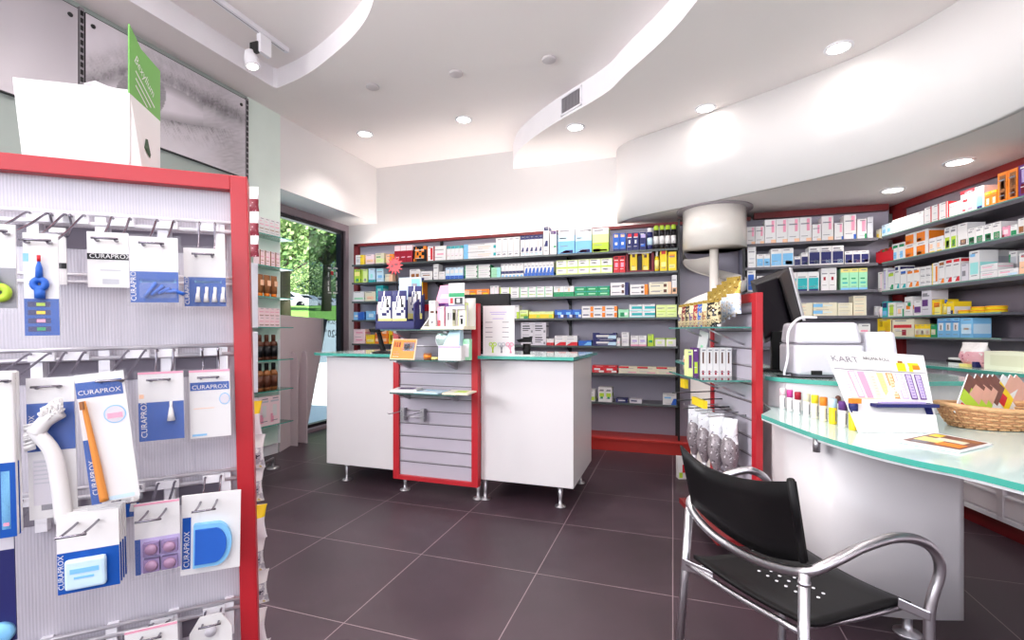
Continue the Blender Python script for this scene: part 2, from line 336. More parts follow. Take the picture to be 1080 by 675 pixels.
for (x, y, z) in ((-2.3,.6,TOPREC), (-.4,2.2,CEIL), (-.4,.3,CEIL), (1.3,.9,LOW), (-2.2,2.0,TOPREC), (-.4,-1.3,CEIL), (1.2,-1.1,LOW)):  # fill lamps added out of view to brighten the shop
    downlight((x, y), z, 'added unseen fill downlight over the near half of the shop floor', 'added fill downlights', FILL_W*1.6, 150, .9, soft=.12)
DISC = M('sensor_disc', (.80,.77,.78), .6)
for p, lb in (((-2.329,3.352),'flat unlit disc on the centre ceiling, leftmost of three'), ((-1.596,3.386),'flat unlit disc on the centre ceiling, middle of three'), ((-.864,3.428),'flat unlit disc on the centre ceiling, nearest the vent')):
    mb = MB(); mb.lathe([(.052,0),(.052,-.012),(.045,-.016),(.001,-.016)], DISC, (p[0],p[1],CEIL)); solo('ceiling_disc', mb, lb, 'ceiling disc')
# cove strip behind the back shelving
t = thing('cove_light', (-1.8, 4.985, 2.06), 0, 'long cove light tube hidden behind the top of back shelving', 'light')
part('tube', MB().tube([(-1.65,0,0),(1.2,0,0)], .012, M('cove_tube', (1,.95,.88), .5, emit=3)), t, local=True)
l = bpy.data.lights.new('cove', 'AREA'); l.shape = 'RECTANGLE'; l.size = 3.1; l.size_y = .05; l.energy = 8; l.color = (1,.94,.88)
lo = bpy.data.objects.new('cove_beam', l); COL.objects.link(lo); lo.parent = t; lo.location = (-.2,0,.03); lo.rotation_euler = (math.radians(180),0,0)
# track light
t = thing('track_light', (-2.80, 2.45, TOPREC), 0, 'white track light with one spot head in left ceiling recess', 'track light')
part('rail', MB().box(-2.82,-.6,TOPREC-.035,-2.78,2.93,TOPREC,WHITEM), t, bevel=.003)
part('rail_slot', MB().box(-2.803,-.55,TOPREC-.0365,-2.799,2.90,TOPREC-.033,M('slot_shadow', (.45,.42,.45), .5)), t)
part('adapter', MB().box(-2.82,2.66,TOPREC-.17,-2.78,2.76,TOPREC-.037,WHITEM), t, bevel=.006)
mt = Matrix.Translation((-2.86,2.66,TOPREC-.24)) @ Matrix.Rotation(math.radians(-12),4,'Y')
hd = part('lamp_head', MB().lathe([(.03,.085),(.036,.08),(.047,.03),(.05,-.03),(.044,-.032),(.001,-.02)], WHITEM, mtx=mt), t)
part('bulb', MB().lathe([(.038,-.033),(.02,-.036),(.001,-.037)], M('track_bulb', (1,.96,.92), .4, emit=3), mtx=mt), hd)
part('arm', MB().box(-2.87,2.65,TOPREC-.18,-2.80,2.67,TOPREC-.10,BLACKM), t)
# vent on the step
def curve_at(poly, yy):
    for a, b2 in zip(poly[:-1], poly[1:]):
        if (a[1]-yy)*(b2[1]-yy) <= 0 and a[1] != b2[1]:
            k = (yy-a[1])/(b2[1]-a[1]); return Vector((a[0]+(b2[0]-a[0])*k, yy)), (Vector(b2[:2])-Vector(a[:2])).normalized()
p, d = curve_at(rcur, 3.92)
t = thing('air_vent', (p.x, p.y, LOW+.02), math.atan2(-d.y, -d.x), 'grey slatted air vent on the curved ceiling step', 'vent')
part('frame', MB().box(-.13,-.012,0,.13,.002,.016,WHITEM).box(-.13,-.012,.144,.13,.002,.16,WHITEM).box(-.13,-.012,0,-.115,.002,.16,WHITEM).box(.115,-.012,0,.13,.002,.16,WHITEM), t, local=True)
part('backing', MB().box(-.115,-.003,.016,.115,-.001,.144,M('vent_dark', (.35,.33,.34), .7)), t, local=True)
mb = MB()
for i in range(14): mb.box(-.108+i*.0165,-.010,.018,-.102+i*.0165,-.003,.142,M('vent_slat', (.62,.60,.62), .5))
part('slats', mb, t, local=True)

# ================================================================== BACK WALL SHELVING
YS = 4.6; YP = 4.88
BL = Line((0, YS), (1, 0))
ZS = [1.882, 1.678, 1.465, 1.254, .986, .729, .451]
t = thing('wall_shelving', (-1.8, 4.75, 0), 0, 'long back wall shelving unit with red frame and grey shelves', 'shelving')
XA, XE = -3.60, .055
part('back_panel', MB().box(XA,YP,.08,XE,YP+.02,2.15,GREYL), t)
part('frame', MB().box(XA-.02,YP-.05,.08,XA+.035,YP+.03,2.17,REDD).box(XA-.02,YP-.05,2.14,XE+.62,YP+.03,2.17,REDD), t)
for x in (-2.47, -1.0, XE-.02):
    part('upright', MB().box(x-.012,YP-.03,.12,x+.012,YP,2.14,BLACKM), t)
for i, z in enumerate(ZS):
    x1 = XE
    s = part('shelf', MB().box(-3.47,YS,z-.016,x1,YP,z,SHELFM), t)
    part('edge_strip', MB().box(-3.47,YS-.004,z-.018,x1,YS+.002,z+.001,M('shelf_edge', (.30,.33,.33), .3)), s)
for x in (-2.47, -1.0, XE-.02):
    for z in ZS:
        part('bracket', MB().hexa([(x-.008,YS+.12,z-.016),(x+.008,YS+.12,z-.016),(x+.008,YP-.03,z-.016),(x-.008,YP-.03,z-.016)][::-1], [(x-.008,YS+.14,z-.03),(x+.008,YS+.14,z-.03),(x+.008,YP-.03,z-.075),(x-.008,YP-.03,z-.075)][::-1], BLACKM), t)
part('upright', MB().box(XE-.012,YS-.004,.13,XE+.006,YS+.02,2.14,BLACKM), t, 'black front post at the right end')
part('plinth', MB().box(-3.6,YS-.02,.0,.72,YP,.10,REDK).box(-3.6,YS-.03,.10,.72,YP,.122,REDK), t, bevel=.003)
# section behind the chute and right part of the back wall
t = thing('corner_shelving', (1.1, 4.75, 0), 0, 'right back wall shelving section between the spiral chute and corner', 'shelving')
part('back_panel', MB().box(XE+.001,YP,.12,1.74,YP+.02,2.15,GREYL), t)
XR0 = BL.at(786, 260)[0]
part('upright', MB().box(XR0-.02,YS,.4,XR0,YS+.03,2.14,BLACKM), t)
part('end_panel', MB().box(XR0-.02,YS+.03,.4,XR0-.008,YP,2.14,M('grey_blue_board', (.50,.50,.58), .5)), t)
part('top_rail', MB().box(.70,YS+.22,2.145,1.72,YP,2.198,REDD), t)
for z in ZS[:5]: part('shelf', MB().box(XR0,YS,z-.022,1.57,YP,z,SHELFM), t)
# right wall shelving
ZR = [1.882, 1.672, 1.445, 1.237, 1.082]
t = thing('side_shelving', RW.pt(1.5,-.15,0), RW.rot, 'long grey right wall shelving unit with dark red frame', 'shelving')
def rwbox(mb, a0, a1, off0, off1, z0, z1, mat):
    P = [RW.pt(a0,off0), RW.pt(a1,off0), RW.pt(a1,off1), RW.pt(a0,off1)]; u = Vector((0,0,1))
    return mb.hexa([p + u*z0 for p in P], [p + u*z1 for p in P], mat)
part('back_panel', rwbox(MB(), -.25, 4.2, -.32, -.30, .9, 2.15, M('mauve_grey_board', (.50,.46,.50), .5)), t)
part('frame', rwbox(rwbox(MB(), -.30, 4.2, -.355, -.27, 2.14, 2.198, REDD), -.26, -.14, -.33, -.27, .92, 2.14, REDD), t)
for k, z in enumerate(ZR):
    a1 = 4.2 if k < 3 else RW.at(1056, 345)[0]
    s = part('shelf', rwbox(MB(), .03, a1, -.30, 0, z-(.03 if k < 3 else .016), z, SHELFM), t)
    part('edge_strip', rwbox(MB(), .03, a1, -.002, .004, z-.008, z+.001, M('glass_lip', (.45,.58,.54), .2)), s)
a = RW.at(1072, 330)[0]
part('upright', rwbox(MB(), a, a+.02, -.29, -.27, .92, 1.42, BLACKM), t)
for z in (1.445, 1.237): part('bracket', MB().hexa([RW.pt(a,-.27,z-.03),RW.pt(a+.02,-.27,z-.03),RW.pt(a+.02,-.27,z-.12),RW.pt(a,-.27,z-.12)], [RW.pt(a,-.05,z-.03),RW.pt(a+.02,-.05,z-.03),RW.pt(a+.02,-.05,z-.04),RW.pt(a,-.05,z-.04)], BLACKM), t)

# ================================================================== PRODUCTS
_cache = {}
def prints(mb, w_, h_, spec, y=-.0006, mtx=None):
    for q in spec:
        x0, z0, x1, z1, c = q.split(',')
        x0, z0, x1, z1 = (float(v) for v in (x0, z0, x1, z1))
        skew = 0
        if len(c) > 1: skew = .5 * (x1-x0); c = c[0]
        P = [(-w_/2+x0*w_, y, z0*h_), (-w_/2+x1*w_, y, z0*h_), (-w_/2+(x1+skew*0)*w_, y, z1*h_), (-w_/2+(x0+skew)*w_, y, z1*h_)]
        mb.add(P, [(0,1,2,3)], C(c), False, mtx)
def product(kind, w_, h_, d_, design):
    key = (kind, round(w_,3), round(h_,3), design)
    if key in _cache: return _cache[key]
    base, *spec = design.split('|'); mb = MB()
    if kind == 'box':
        mb.box(-w_/2, 0, 0, w_/2, d_, h_, C(base)); prints(mb, w_, h_, spec)
        k_ = len(design) % 3; dk = 'S' if base not in 'NKVXDR' else 'W'
        prints(mb, w_, h_, [('.12,.88,.66,.93,%s' % dk, '.10,.72,.80,.77,%s' % dk, '.30,.90,.86,.94,%s' % dk)[k_], ('.14,.30,.60,.325,%s' % dk, '.12,.22,.70,.245,%s' % dk, '.20,.14,.80,.165,%s' % dk)[k_]], -.0010)
        if spec: q = spec[0].split(','); mb.add([(w_/2+.0004, .004, 0+h_*float(q[1])), (w_/2+.0004, d_-.004, h_*float(q[1])), (w_/2+.0004, d_-.004, h_*float(q[3])), (w_/2+.0004, .004, h_*float(q[3]))], [(0,1,2,3)], C(q[4][0]))
    elif kind == 'bottle':      # base colour, cap colour, label colour
        cap = C(spec[0]); lab = C(spec[1]) if len(spec) > 1 else C(base); r = w_/2*.94
        mb.lathe([(r*.9,0),(r,.01*h_/.1),(r,h_*.12)], C(base), (0,r,0), 14); mb.lathe([(r*1.01,h_*.12),(r*1.01,h_*.55)], lab, (0,r,0), 14)
        mb.lathe([(r,h_*.55),(r,h_*.62),(r*.8,h_*.70),(r*.45,h_*.75)], C(base), (0,r,0), 14); mb.lathe([(r*.5,h_*.74),(r*.5,h_*.98),(r*.4,h_)], cap, (0,r,0), 14)
    elif kind == 'can':
        r = w_/2*.96; cap = C(spec[0]); lab = C(spec[1]) if len(spec) > 1 else C(base)
        mb.lathe([(r,0),(r,h_*.22)], C(base), (0,r,0), 14); mb.lathe([(r*1.01,h_*.22),(r*1.01,h_*.55)], lab, (0,r,0), 14); mb.lathe([(r,h_*.55),(r,h_*.8)], C(base), (0,r,0), 14); mb.lathe([(r*.95,h_*.8),(r*.95,h_*.95),(r*.7,h_)], cap, (0,r,0), 14)
    elif kind == 'tin':
        r = w_/2*.97
        mb.lathe([(r*.96,0),(r,.004),(r,h_*.6),(r*1.02,h_*.62),(r*1.02,h_*.95),(r*.97,h_),(.001,h_)], C(base), (0,r,0), 22)
        mb.lathe([(r*1.025,h_*.68),(r*1.025,h_*.9)], C(spec[0]), (0,r,0), 22)
    elif kind == 'squeeze':     # tube standing on its cap
        r = w_/2*.8; cap = C(spec[0]); mb.lathe([(r*.8,0),(r*.8,h_*.16)], cap, (0,r,0), 12)
        n = 12; v = []; f = []
        for zz, rx, ry in ((.16,r*.95,r*.95),(.5,r*1.05,r*.8),(.97,r*1.2,r*.1),(1,r*1.2,r*.06)):
            for k in range(n): a_ = 2*math.pi*k/n; v.append((rx*math.cos(a_), r+ry*math.sin(a_), zz*h_))
        for i in range(3):
            for k in range(n): f.append((i*n+k, i*n+(k+1) % n, (i+1)*n+(k+1) % n, (i+1)*n+k))
        f += [tuple(range(n))[::-1], tuple(range(3*n,4*n))]; mb.add(v, f, C(base), True)
        mb.box(-r*.6,-.001+r*.1,h_*.5,r*.6,r*.14,h_*.75,C(spec[1]) if len(spec) > 1 else C(base))
    _cache[key] = mb.mesh(kind); return _cache[key]
NAMES = dict(box='medicine_carton', bottle='medicine_bottle', can='spray_can', tin='round_tin', squeeze='cream_tube')
CATS = dict(box='carton', bottle='bottle', can='spray can', tin='tin', squeeze='tube')
def run(line, z, where, px0, px1, n, ytop, design, label, stack=1, kind='box', dep=.11, gap=.0025, off=-.02, name=None):
    ym = HZ
    a0 = line.at(px0, ym)[0]; a1 = line.at(px1, ym)[0]
    # the row stands a little behind the shelf's front edge
    L2 = Line(line.O + line.n * off, line.d); a0 = L2.at(px0, ym)[0]; a1 = L2.at(px1, ym)[0]
    pxm = (px0+px1)/2; htot = L2.at(pxm, ytop)[1] - z; w_ = (a1-a0)/n
    h_ = htot/stack
    me = product(kind, w_-gap, h_-.0008, dep, design)
    full = label + ' ' + where; g = full if n*stack > 1 else None
    for k in range(stack):
        for i in range(n):
            o = bpy.data.objects.new(name or NAMES[kind], me); COL.objects.link(o)
            p = L2.pt(a0+(i+.5)*w_, 0, z+k*h_+.0006); o.location = p
            o.rotation_euler = (0, 0, line.rot + (random.uniform(-.02,.02) if stack == 1 and kind == 'box' and n > 1 and w_ > .03 else 0))
            tag(o, full, CATS[kind], g)
B = lambda i: (BL, ZS[i], ('on the top back shelf','on the second back shelf','on the third back shelf','on the fourth back shelf','on the fifth back shelf','on the sixth back shelf','on the lowest back shelf')[i])
# --- back unit, top shelf
s = B(0)
TX = '|.12,.62,.7,.68,S|.12,.5,.55,.54,s'
run(*s, 375,384, 1, 269, 'W|.55,0,1,1,Y|.1,.3,.45,.6,s', 'white and yellow carton at the left end')
run(*s, 385.5,394.5, 1, 268.5, 'p|.1,.2,.9,.5,H', 'pale pink and cream carton')
run(*s, 396,405, 1, 267, 'C|.1,.15,.9,.5,l|.1,.6,.6,.7,G', 'cream and pale green carton')
run(*s, 407,415.5, 1, 268, 'H|.45,0,1,1,O', 'peach and orange carton behind the red starburst')
run(*s, 416,435, 3, 259, 'D|0,.7,1,1,p|.2,.3,.8,.36,P', 'crimson carton with pale pink top in the run of three')
run(*s, 436,450, 1, 259.5, 'K|.08,.05,.25,.95,Ox|.0,.0,.22,.2,O|.75,.78,.98,.98,O|.4,.4,.62,.62,O|.6,.2,.8,.4,O|.2,.62,.42,.82,O|.2,.2,.42,.4,O|.6,.62,.8,.82,O|.1,.08,.25,.22,O', 'black carton with an orange cross')
run(*s, 451,457, 1, 260, 'W|.5,.1,.9,.9,R', 'slim white carton with magenta edge')
run(*s, 457,470.5, 1, 259.5, 'W|0,.0,.12,1,D|.3,.4,.8,.5,P', 'white carton with magenta curve, wide')
run(*s, 471,488.5, 4, 259.5, 'W|0,.82,1,1,T|.2,.3,.8,.5,p', 'narrow white carton with teal top')
run(*s, 489,523, 1, 257, 'W|0,0,.14,1,A|.45,.55,.85,.62,H|.45,.3,.8,.35,H|.93,.3,1,.7,T|.03,.49,.97,.5,s', 'long white boxes with pale blue end, stacked block of them', stack=2)
run(*s, 523,548, 4, 250.5, 'W|.1,.12,.6,.2,Sx|.1,.25,.9,.3,s', 'tall white carton with grey swoosh')
run(*s, 549,572.5, 5, 248, 'W|0,.8,1,1,N|.15,.22,.75,.42,Nx|.3,.05,.9,.15,a', 'white carton with navy top and navy figure')
run(*s, 573,579, 1, 238.5, 'W|.1,.85,.9,.97,N|.1,.3,.8,.5,Nx', 'tallest white carton with navy figure')
run(*s, 580,587, 1, 243.5, 'W|.1,.86,.9,.98,V|.6,.3,.95,.38,G', 'white carton with violet top beside the tallest one')
run(*s, 588.5,606, 1, 241, 'A|0,.75,1,1,W|0,.5,1,.75,a|.05,.03,.9,.15,Nx|.3,.05,.7,.12,R|.1,.6,.5,.64,S', 'large pale blue carton with swoosh, left of its pair')
run(*s, 606.5,624, 1, 241, 'A|0,.75,1,1,W|0,.5,1,.75,a|.05,.03,.9,.15,Nx|.3,.05,.7,.12,R|.1,.6,.4,.64,S|.8,.88,.95,.96,B', 'large pale blue carton with swoosh, right of its pair')
run(*s, 624.5,642, 1, 240.5, 'l|0,0,1,.4,L|0,.75,1,1,W|.05,.03,.5,.15,R|.5,.05,.9,.12,O', 'large pale green carton with orange swoosh')
run(*s, 646.5,660, 2, 246, 'B|.2,.78,.8,.95,H|.3,.35,.7,.5,W|0,0,1,.12,N', 'royal blue carton with peach patch in the pair')
run(*s, 661,674, 2, 245.5, 'N|.2,.75,.8,.95,R|.3,.4,.6,.6,W', 'navy carton with red patch in the pair')
run(*s, 674.5,681.5, 1, 245, 'N|.2,.7,.9,.9,v|.2,.2,.8,.35,B', 'single navy carton with pale lilac patch')
run(*s, 682,688.5, 1, 240, 'N|W|a', 'navy spray can with white cap', kind='can')
run(*s, 689,713.5, 4, 237, 'K|L|W', 'black and white spray can with lime cap', kind='can')
# --- second shelf
s = B(1)
run(*s, 373.5,380, 1, 284, 'L|.3,.1,.7,.3,G|.1,.5,.9,.8,y', 'lime green carton at left end')
run(*s, 381,387.5, 1, 284, 'l|0,0,.3,1,L|.5,.1,.8,.3,S', 'yellow green carton second from left')
run(*s, 388.5,395.5, 1, 283, 'a|0,0,1,.2,T|.3,.3,.7,.6,t', 'pale blue carton with teal base')
run(*s, 397,404.5, 1, 283, 'a|.2,.3,.8,.5,A|.1,.85,.9,.95,t', 'pale blue upright carton, fourth from left')
run(*s, 406,414, 1, 289, 'C|.55,0,1,1,H', 'cream and peach carton beside the starburst')
run(*s, 432,443, 1, 284, 'W|0,.0,1,.2,N|.15,.3,.5,.6,z|.6,.3,.9,.6,z', 'white carton with brown rings and navy base')
run(*s, 443.5,456, 1, 286, 'W|0,.0,.3,.3,N|.2,.5,.8,.6,z', 'low white carton with navy corner')
run(*s, 457,462.5, 1, 278.5, 'W|.2,.4,.8,.45,s', 'tall plain white carton in the middle')
run(*s, 463,469.5, 1, 286.5, 'W|.2,.5,.8,.55,p', 'small plain white carton in the middle')
run(*s, 470,488.5, 4, 282, 'a|0,0,1,.3,B|.1,.5,.9,.8,W', 'white carton with cobalt base')
run(*s, 490,517, 2, 279.5, 'W|0,0,.07,1,G|.06,.2,.95,.24,g|.93,.35,1,.65,K', 'flat white box with green ends in the stacks', stack=3)
run(*s, 518,528, 1, 282, 'g|.6,0,1,1,t', 'pale mint flat boxes stacked three high', stack=3)
run(*s, 528.5,552, 6, 278, 'W|0,.25,1,.45,N|.2,.0,.8,.15,A', 'narrow white carton with navy band')
run(*s, 552.5,584, 8, 276.5, 'W|0,0,1,.25,B|.2,.25,1,.6,Bx|.1,.7,.7,.75,s', 'narrow white carton with blue wave')
run(*s, 586.5,646, 5, 273.5, 'l|.05,.55,.95,.95,W|.05,.1,.95,.4,W|.0,.45,1,.52,L|.2,.25,.6,.32,S|.2,.7,.6,.78,L', 'lime and white carton in the row of five')
run(*s, 647,659.5, 2, 270, 'R|.25,.35,.75,.6,P|.2,.85,.8,.95,X', 'red carton in the pair')
run(*s, 690,695.5, 1, 264.5, 'Y|W|y', 'yellow bottle with white cap', kind='bottle')
run(*s, 696,703.5, 1, 262, 'Y|.2,.75,.8,.9,R|.15,.2,.85,.4,y', 'tall yellow carton with red mark')
run(*s, 704.5,713.5, 1, 265.5, 'Y|.2,.7,.8,.85,O|.15,.15,.85,.35,y', 'shorter yellow carton at right end')
# maroon display with two cartons
a0 = BL.at(660,270)[0]; a1 = BL.at(689.5,270)[0]; z0 = ZS[1]
t = thing('display_holder', ((a0+a1)/2, YS+.03, z0), 0, 'maroon display holder framing two yellow cartons on second back shelf', 'display stand')
hw = (a1-a0)/2; MAR = C('X')
part('frame', MB().box(-hw,0,0,hw,.10,.02,MAR).box(-hw,0,.02,-hw+.02,.10,.19,MAR).box(hw-.02,0,.02,hw,.10,.19,MAR).box(-hw,.09,.02,hw,.10,.19,MAR).box(-.015,0,.02,.015,.06,.15,C('K')), t, local=True)
part('header', MB().box(-hw,0,.175,hw,.012,.205,C('E')), t, 'white header strip', local=True)
run(*s, 664.5,672, 1, 266, 'Y|.3,.75,.7,.9,Z|.2,.1,.8,.3,y', 'yellow carton standing left inside the maroon holder', dep=.05, off=-.05)
run(*s, 677,684.5, 1, 266.5, 'Y|.3,.75,.7,.9,Z|.2,.1,.8,.3,y', 'yellow carton standing right inside the maroon holder', dep=.05, off=-.05)
# --- third
s = B(2)
run(*s, 372.5,384, 1, 307.5, 'W|.1,.2,.9,.4,g', 'white and mint carton at left end')
run(*s, 385,396, 1, 307.5, 'C|.2,.2,.8,.5,H', 'cream and peach carton second from left')
run(*s, 396.5,404, 1, 301, 'T|.2,.3,.7,.6,t', 'teal carton stacked in twos', stack=2)
run(*s, 432,446, 3, 297.5, 'Y|0,0,.35,1,O|.5,.3,.8,.6,W', 'yellow and orange carton beside the pouches')
run(*s, 490,516, 2, 305, 'O|0,.1,.4,.9,H|.5,.4,.9,.6,Y', 'flat orange carton above the monitor')
run(*s, 517,526, 2, 301.5, 'W|.6,.1,.9,.9,p', 'slim white carton beside orange ones')
run(*s, 527,547.5, 2, 303, 'W|.0,0,.12,1,L|.3,.5,.8,.56,S|.3,.3,.8,.36,S', 'white carton with lime edge, left pair')
run(*s, 548,583, 4, 302.5, 'W|.0,0,.12,1,g|.2,.55,.9,.62,S|.2,.25,.9,.3,L', 'white carton with pale green edge in the row of four')
run(*s, 584,605.5, 2, 302, 'W|0,0,1,.45,G|.4,.5,.6,.8,H|.1,.7,.35,.8,s', 'white carton with green lower half')
run(*s, 606,643, 3, 302, 'G|.2,.35,.8,.6,g|.0,.88,1,1,T', 'flat green carton in the stacks of two', stack=2)
run(*s, 643.8,663, 1, 298, 'W|.8,0,1,1,N|.62,.6,.75,.85,Z|.62,.15,.75,.4,Z|.08,.65,.5,.72,S|.08,.2,.5,.27,S', 'white carton with navy end and brown dots')
run(*s, 664.5,683.5, 1, 300, 'W|.8,0,1,1,O|.62,.6,.75,.85,Z|.62,.15,.75,.4,Z|.08,.65,.5,.72,S|.08,.2,.5,.27,S', 'white carton with orange end and brown dots')
run(*s, 684.5,708, 1, 297.5, 'C|.86,0,1,1,H|.66,.6,.8,.85,Z|.66,.15,.8,.4,Z|.08,.65,.5,.72,S|.08,.2,.5,.27,S', 'larger cream carton with peach end and brown dots')
run(*s, 708.5,714, 1, 290, 'W|0,0,1,.35,H|.2,.12,.8,.3,Z', 'tall white and peach carton at right end')
# --- fourth
s = B(3)
run(*s, 373,384, 1, 329, 'A|.4,.0,1,1,B|.1,.4,.4,.6,W', 'pale blue and cobalt carton at left end')
run(*s, 386,396, 1, 328, 'A|.3,.3,.8,.7,a', 'sky blue carton second from left')
run(*s, 397,404, 1, 321, 'p|.2,.3,.8,.6,P', 'pink carton stacked in twos', stack=2)
run(*s, 542,547.5, 1, 322, 'W|.5,.0,1,.5,L', 'tall white and lime carton beside paper sign')
run(*s, 548,557, 1, 327, 'l|.1,.2,.9,.5,L|.5,.0,1,.3,G', 'lime carton with green corner')
run(*s, 558,584, 2, 328.5, 'Y|0,.6,1,1,l|.6,.1,.9,.5,L', 'flat yellow green carton')
run(*s, 585,613, 3, 326.5, 'B|0,.0,.4,.4,N|.3,.4,.8,.7,A|.7,.1,1,.4,W', 'blue carton with pale patch')
run(*s, 613.5,651, 3, 322.5, 'W|.75,.55,1,.95,O|.75,.05,1,.42,O|.1,.7,.6,.8,N|.1,.2,.6,.3,N|.0,.48,1,.51,s', 'white carton with two orange corners')
run(*s, 652,663, 1, 326, 'g|.2,.1,.6,.6,G|.6,.3,.9,.6,W', 'small green and white carton')
run(*s, 663.5,691, 2, 321, 'W|.2,.3,1,.7,T|0,.0,1,.15,t', 'white and teal flat carton in stacks of two', stack=2)
run(*s, 692,714, 2, 321.5, 'l|.1,.45,.9,.5,L|.1,.7,.6,.76,S', 'pale lime carton in the pair at right end')
# --- fifth
s = B(4)
run(*s, 373,385, 1, 347, 'p|.2,.4,.8,.6,P', 'pale pink carton at left end, stacked in twos', stack=2)
run(*s, 386,395, 1, 353, 'Y|.1,.2,.9,.5,y', 'yellow carton second from left')
run(*s, 395.5,409, 2, 346.5, 'O|.1,.3,.8,.7,H', 'orange and peach carton stacked in twos', stack=2)
run(*s, 410,425, 2, 348, 'O|0,0,.5,1,Y|.2,.3,.8,.6,y', 'orange and yellow carton behind black scanner')
run(*s, 549.5,576, 2, 340, 'E|.12,.62,.7,.72,K|.12,.42,.75,.5,K|.12,.25,.6,.3,K|.8,.1,.95,.3,S', 'pale grey carton with black bars in stacks', stack=2)
run(*s, 576.5,584, 2, 357, 'W|.0,.0,1,.4,R', 'small red and white carton')
run(*s, 585,609, 2, 354, 'W|.0,.0,1,.35,Rx|.1,.6,.7,.7,s', 'white carton with red wedge base')
run(*s, 610,624, 1, 359, 'B|.4,.1,1,.7,Ax', 'low blue carton beside the red ones')
run(*s, 625,650, 1, 351, 'N|.15,.35,.7,.65,W|.65,.1,1,.6,a', 'navy carton with white lettering stacked in twos', stack=2)
run(*s, 650.5,654.5, 1, 356.5, 'W|.2,.3,.8,.6,p', 'tiny white carton right of navy stack')
run(*s, 655.5,663.5, 1, 350.5, 'W|.1,.2,.9,.5,E|.2,.7,.8,.76,s', 'tall plain white carton')
run(*s, 665,682, 2, 354, 'W|0,0,1,.15,P|.2,.4,.8,.6,v', 'white carton with lilac patch')
run(*s, 683,689.5, 1, 352.5, 'L|.2,.3,.8,.5,G', 'green carton standing among white ones')
run(*s, 690,713, 2, 356.5, 'W|.0,.85,1,1,L|.3,.3,.7,.6,l|.0,.0,.1,1,L', 'white and lime carton at right end')
s = B(5)
run(*s, 624.5,651, 2, 385.5, 'R|.15,.35,.65,.6,W|.55,.05,.95,.3,W', 'crimson and white carton in the pair')
run(*s, 652.5,713, 3, 387, 'C|0,.75,.55,1,R|.1,.35,.6,.4,s|.5,.1,.95,.25,P', 'long cream carton with red tab')
s = B(6)
run(*s, 622,627.5, 1, 411, 'W|.1,.1,.9,.4,L', 'white and green carton half hidden by the counter')
run(*s, 631,645.5, 2, 408.5, 'W|.15,.35,.85,.6,L|.3,.2,.7,.35,G|.2,.75,.8,.85,S', 'tall white carton with green emblem')
run(*s, 649.5,662, 1, 420.5, 'N|.2,.4,.8,.7,W', 'flat navy carton')
run(*s, 664,677, 1, 421, 'E|.1,.4,.6,.7,N', 'flat white carton')
run(*s, 699,713.5, 1, 416, 'W|.6,0,1,.6,Bx|.1,.6,.6,.75,A', 'white and blue carton at right end')
# --- right part of the back wall
s = (BL, ZS[0], 'on the top corner shelf')
RT = '|.60,.45,.85,.95,P|.55,.0,1,.15,H'
run(*s, 787.5,806, 2, 239, 'W'+RT, 'low white carton with red script, at left')
run(*s, 806.5,856, 4, 230.5, 'W'+RT, 'tall white carton with red script, in the row of four')
run(*s, 856.5,866, 1, 236.5, 'W'+RT, 'low white carton with red script, right of the four')
run(*s, 866.5,879, 1, 228, 'W'+RT, 'tall white carton with red script, standing alone')
run(*s, 880,889.5, 1, 235, 'W|.60,.45,.85,.95,P|.8,.0,1,.2,B', 'low white carton with red script and blue corner')
run(*s, 890,903, 1, 226.5, 'W|.60,.35,.9,.95,P|.8,.0,1,.2,B', 'tallest white carton with red script and blue corner')
run(*s, 904,914, 1, 231, 'W|.50,.35,.9,.95,P|.8,.0,1,.25,G', 'white carton with red script and green corner')
run(*s, 914.5,921, 1, 229, 's|.02,.02,.98,.98,s', 'plain grey box at right end')
s = (BL, ZS[1], 'on the second corner shelf')
run(*s, 788.5,797.5, 1, 260, 'W|.2,.4,.8,.45,s', 'tall plain white carton')
run(*s, 798,812.5, 2, 268, 'W|.05,.1,.95,.65,A|.3,.3,.7,.4,a', 'small white carton with sky blue panel')
run(*s, 813,837, 2, 262, 'W|.05,.08,.95,.72,A|.3,.1,.9,.3,a', 'large white carton with sky blue panel')
run(*s, 837.5,844.5, 1, 270.5, 'W|.05,.08,.95,.7,N', 'smallest white carton with navy panel')
run(*s, 845,852.5, 1, 266.5, 'W|.05,.08,.95,.7,N|.5,.1,.9,.25,A', 'white carton with navy panel, second smallest')
run(*s, 853,890, 3, 259.5, 'W|.05,.08,.95,.7,N|.45,.1,.9,.28,a|.1,.82,.7,.9,S', 'large white carton with navy panel')
run(*s, 891,916.5, 3, 264.5, 'W|.05,.08,.95,.75,N|.4,.1,.9,.3,P', 'white carton with navy and pink panel')
s = (BL, ZS[2], 'on the third corner shelf')
run(*s, 788,797, 1, 285, 'W|.1,.1,.8,.8,B', 'white and blue carton left of the monitor')
run(*s, 798,812, 1, 291, 'W|.1,.1,.9,.7,T', 'white and teal carton behind the monitor')
run(*s, 829,864, 3, 287, 'W|.06,.1,.94,.68,T|.06,.0,.94,.1,N|.5,.15,.9,.3,t', 'white carton with teal panel and navy base')
run(*s, 866,882.5, 2, 282.5, 'W|.3,.45,.6,.6,D', 'tall white carton with red diamond')
run(*s, 886.5,915, 3, 283, 'g|0,.82,1,1,y|.2,.5,.7,.56,G|.0,.0,1,.1,A|.2,.3,.8,.36,T', 'mint carton with yellow top')
s = (BL, ZS[3], 'on the fourth corner shelf')
run(*s, 838,857, 1, 319.5, 'C|.1,.4,.6,.5,H', 'cream flat carton left of the blue printed one', stack=2)
run(*s, 857.5,883, 1, 319, 'C|.0,.3,.4,.8,A|.45,.5,.8,.6,a', 'cream flat carton with blue print', stack=2)
run(*s, 883.5,899.5, 1, 319.5, 'C|.1,.4,.7,.48,s', 'cream flat carton with grey print', stack=2)
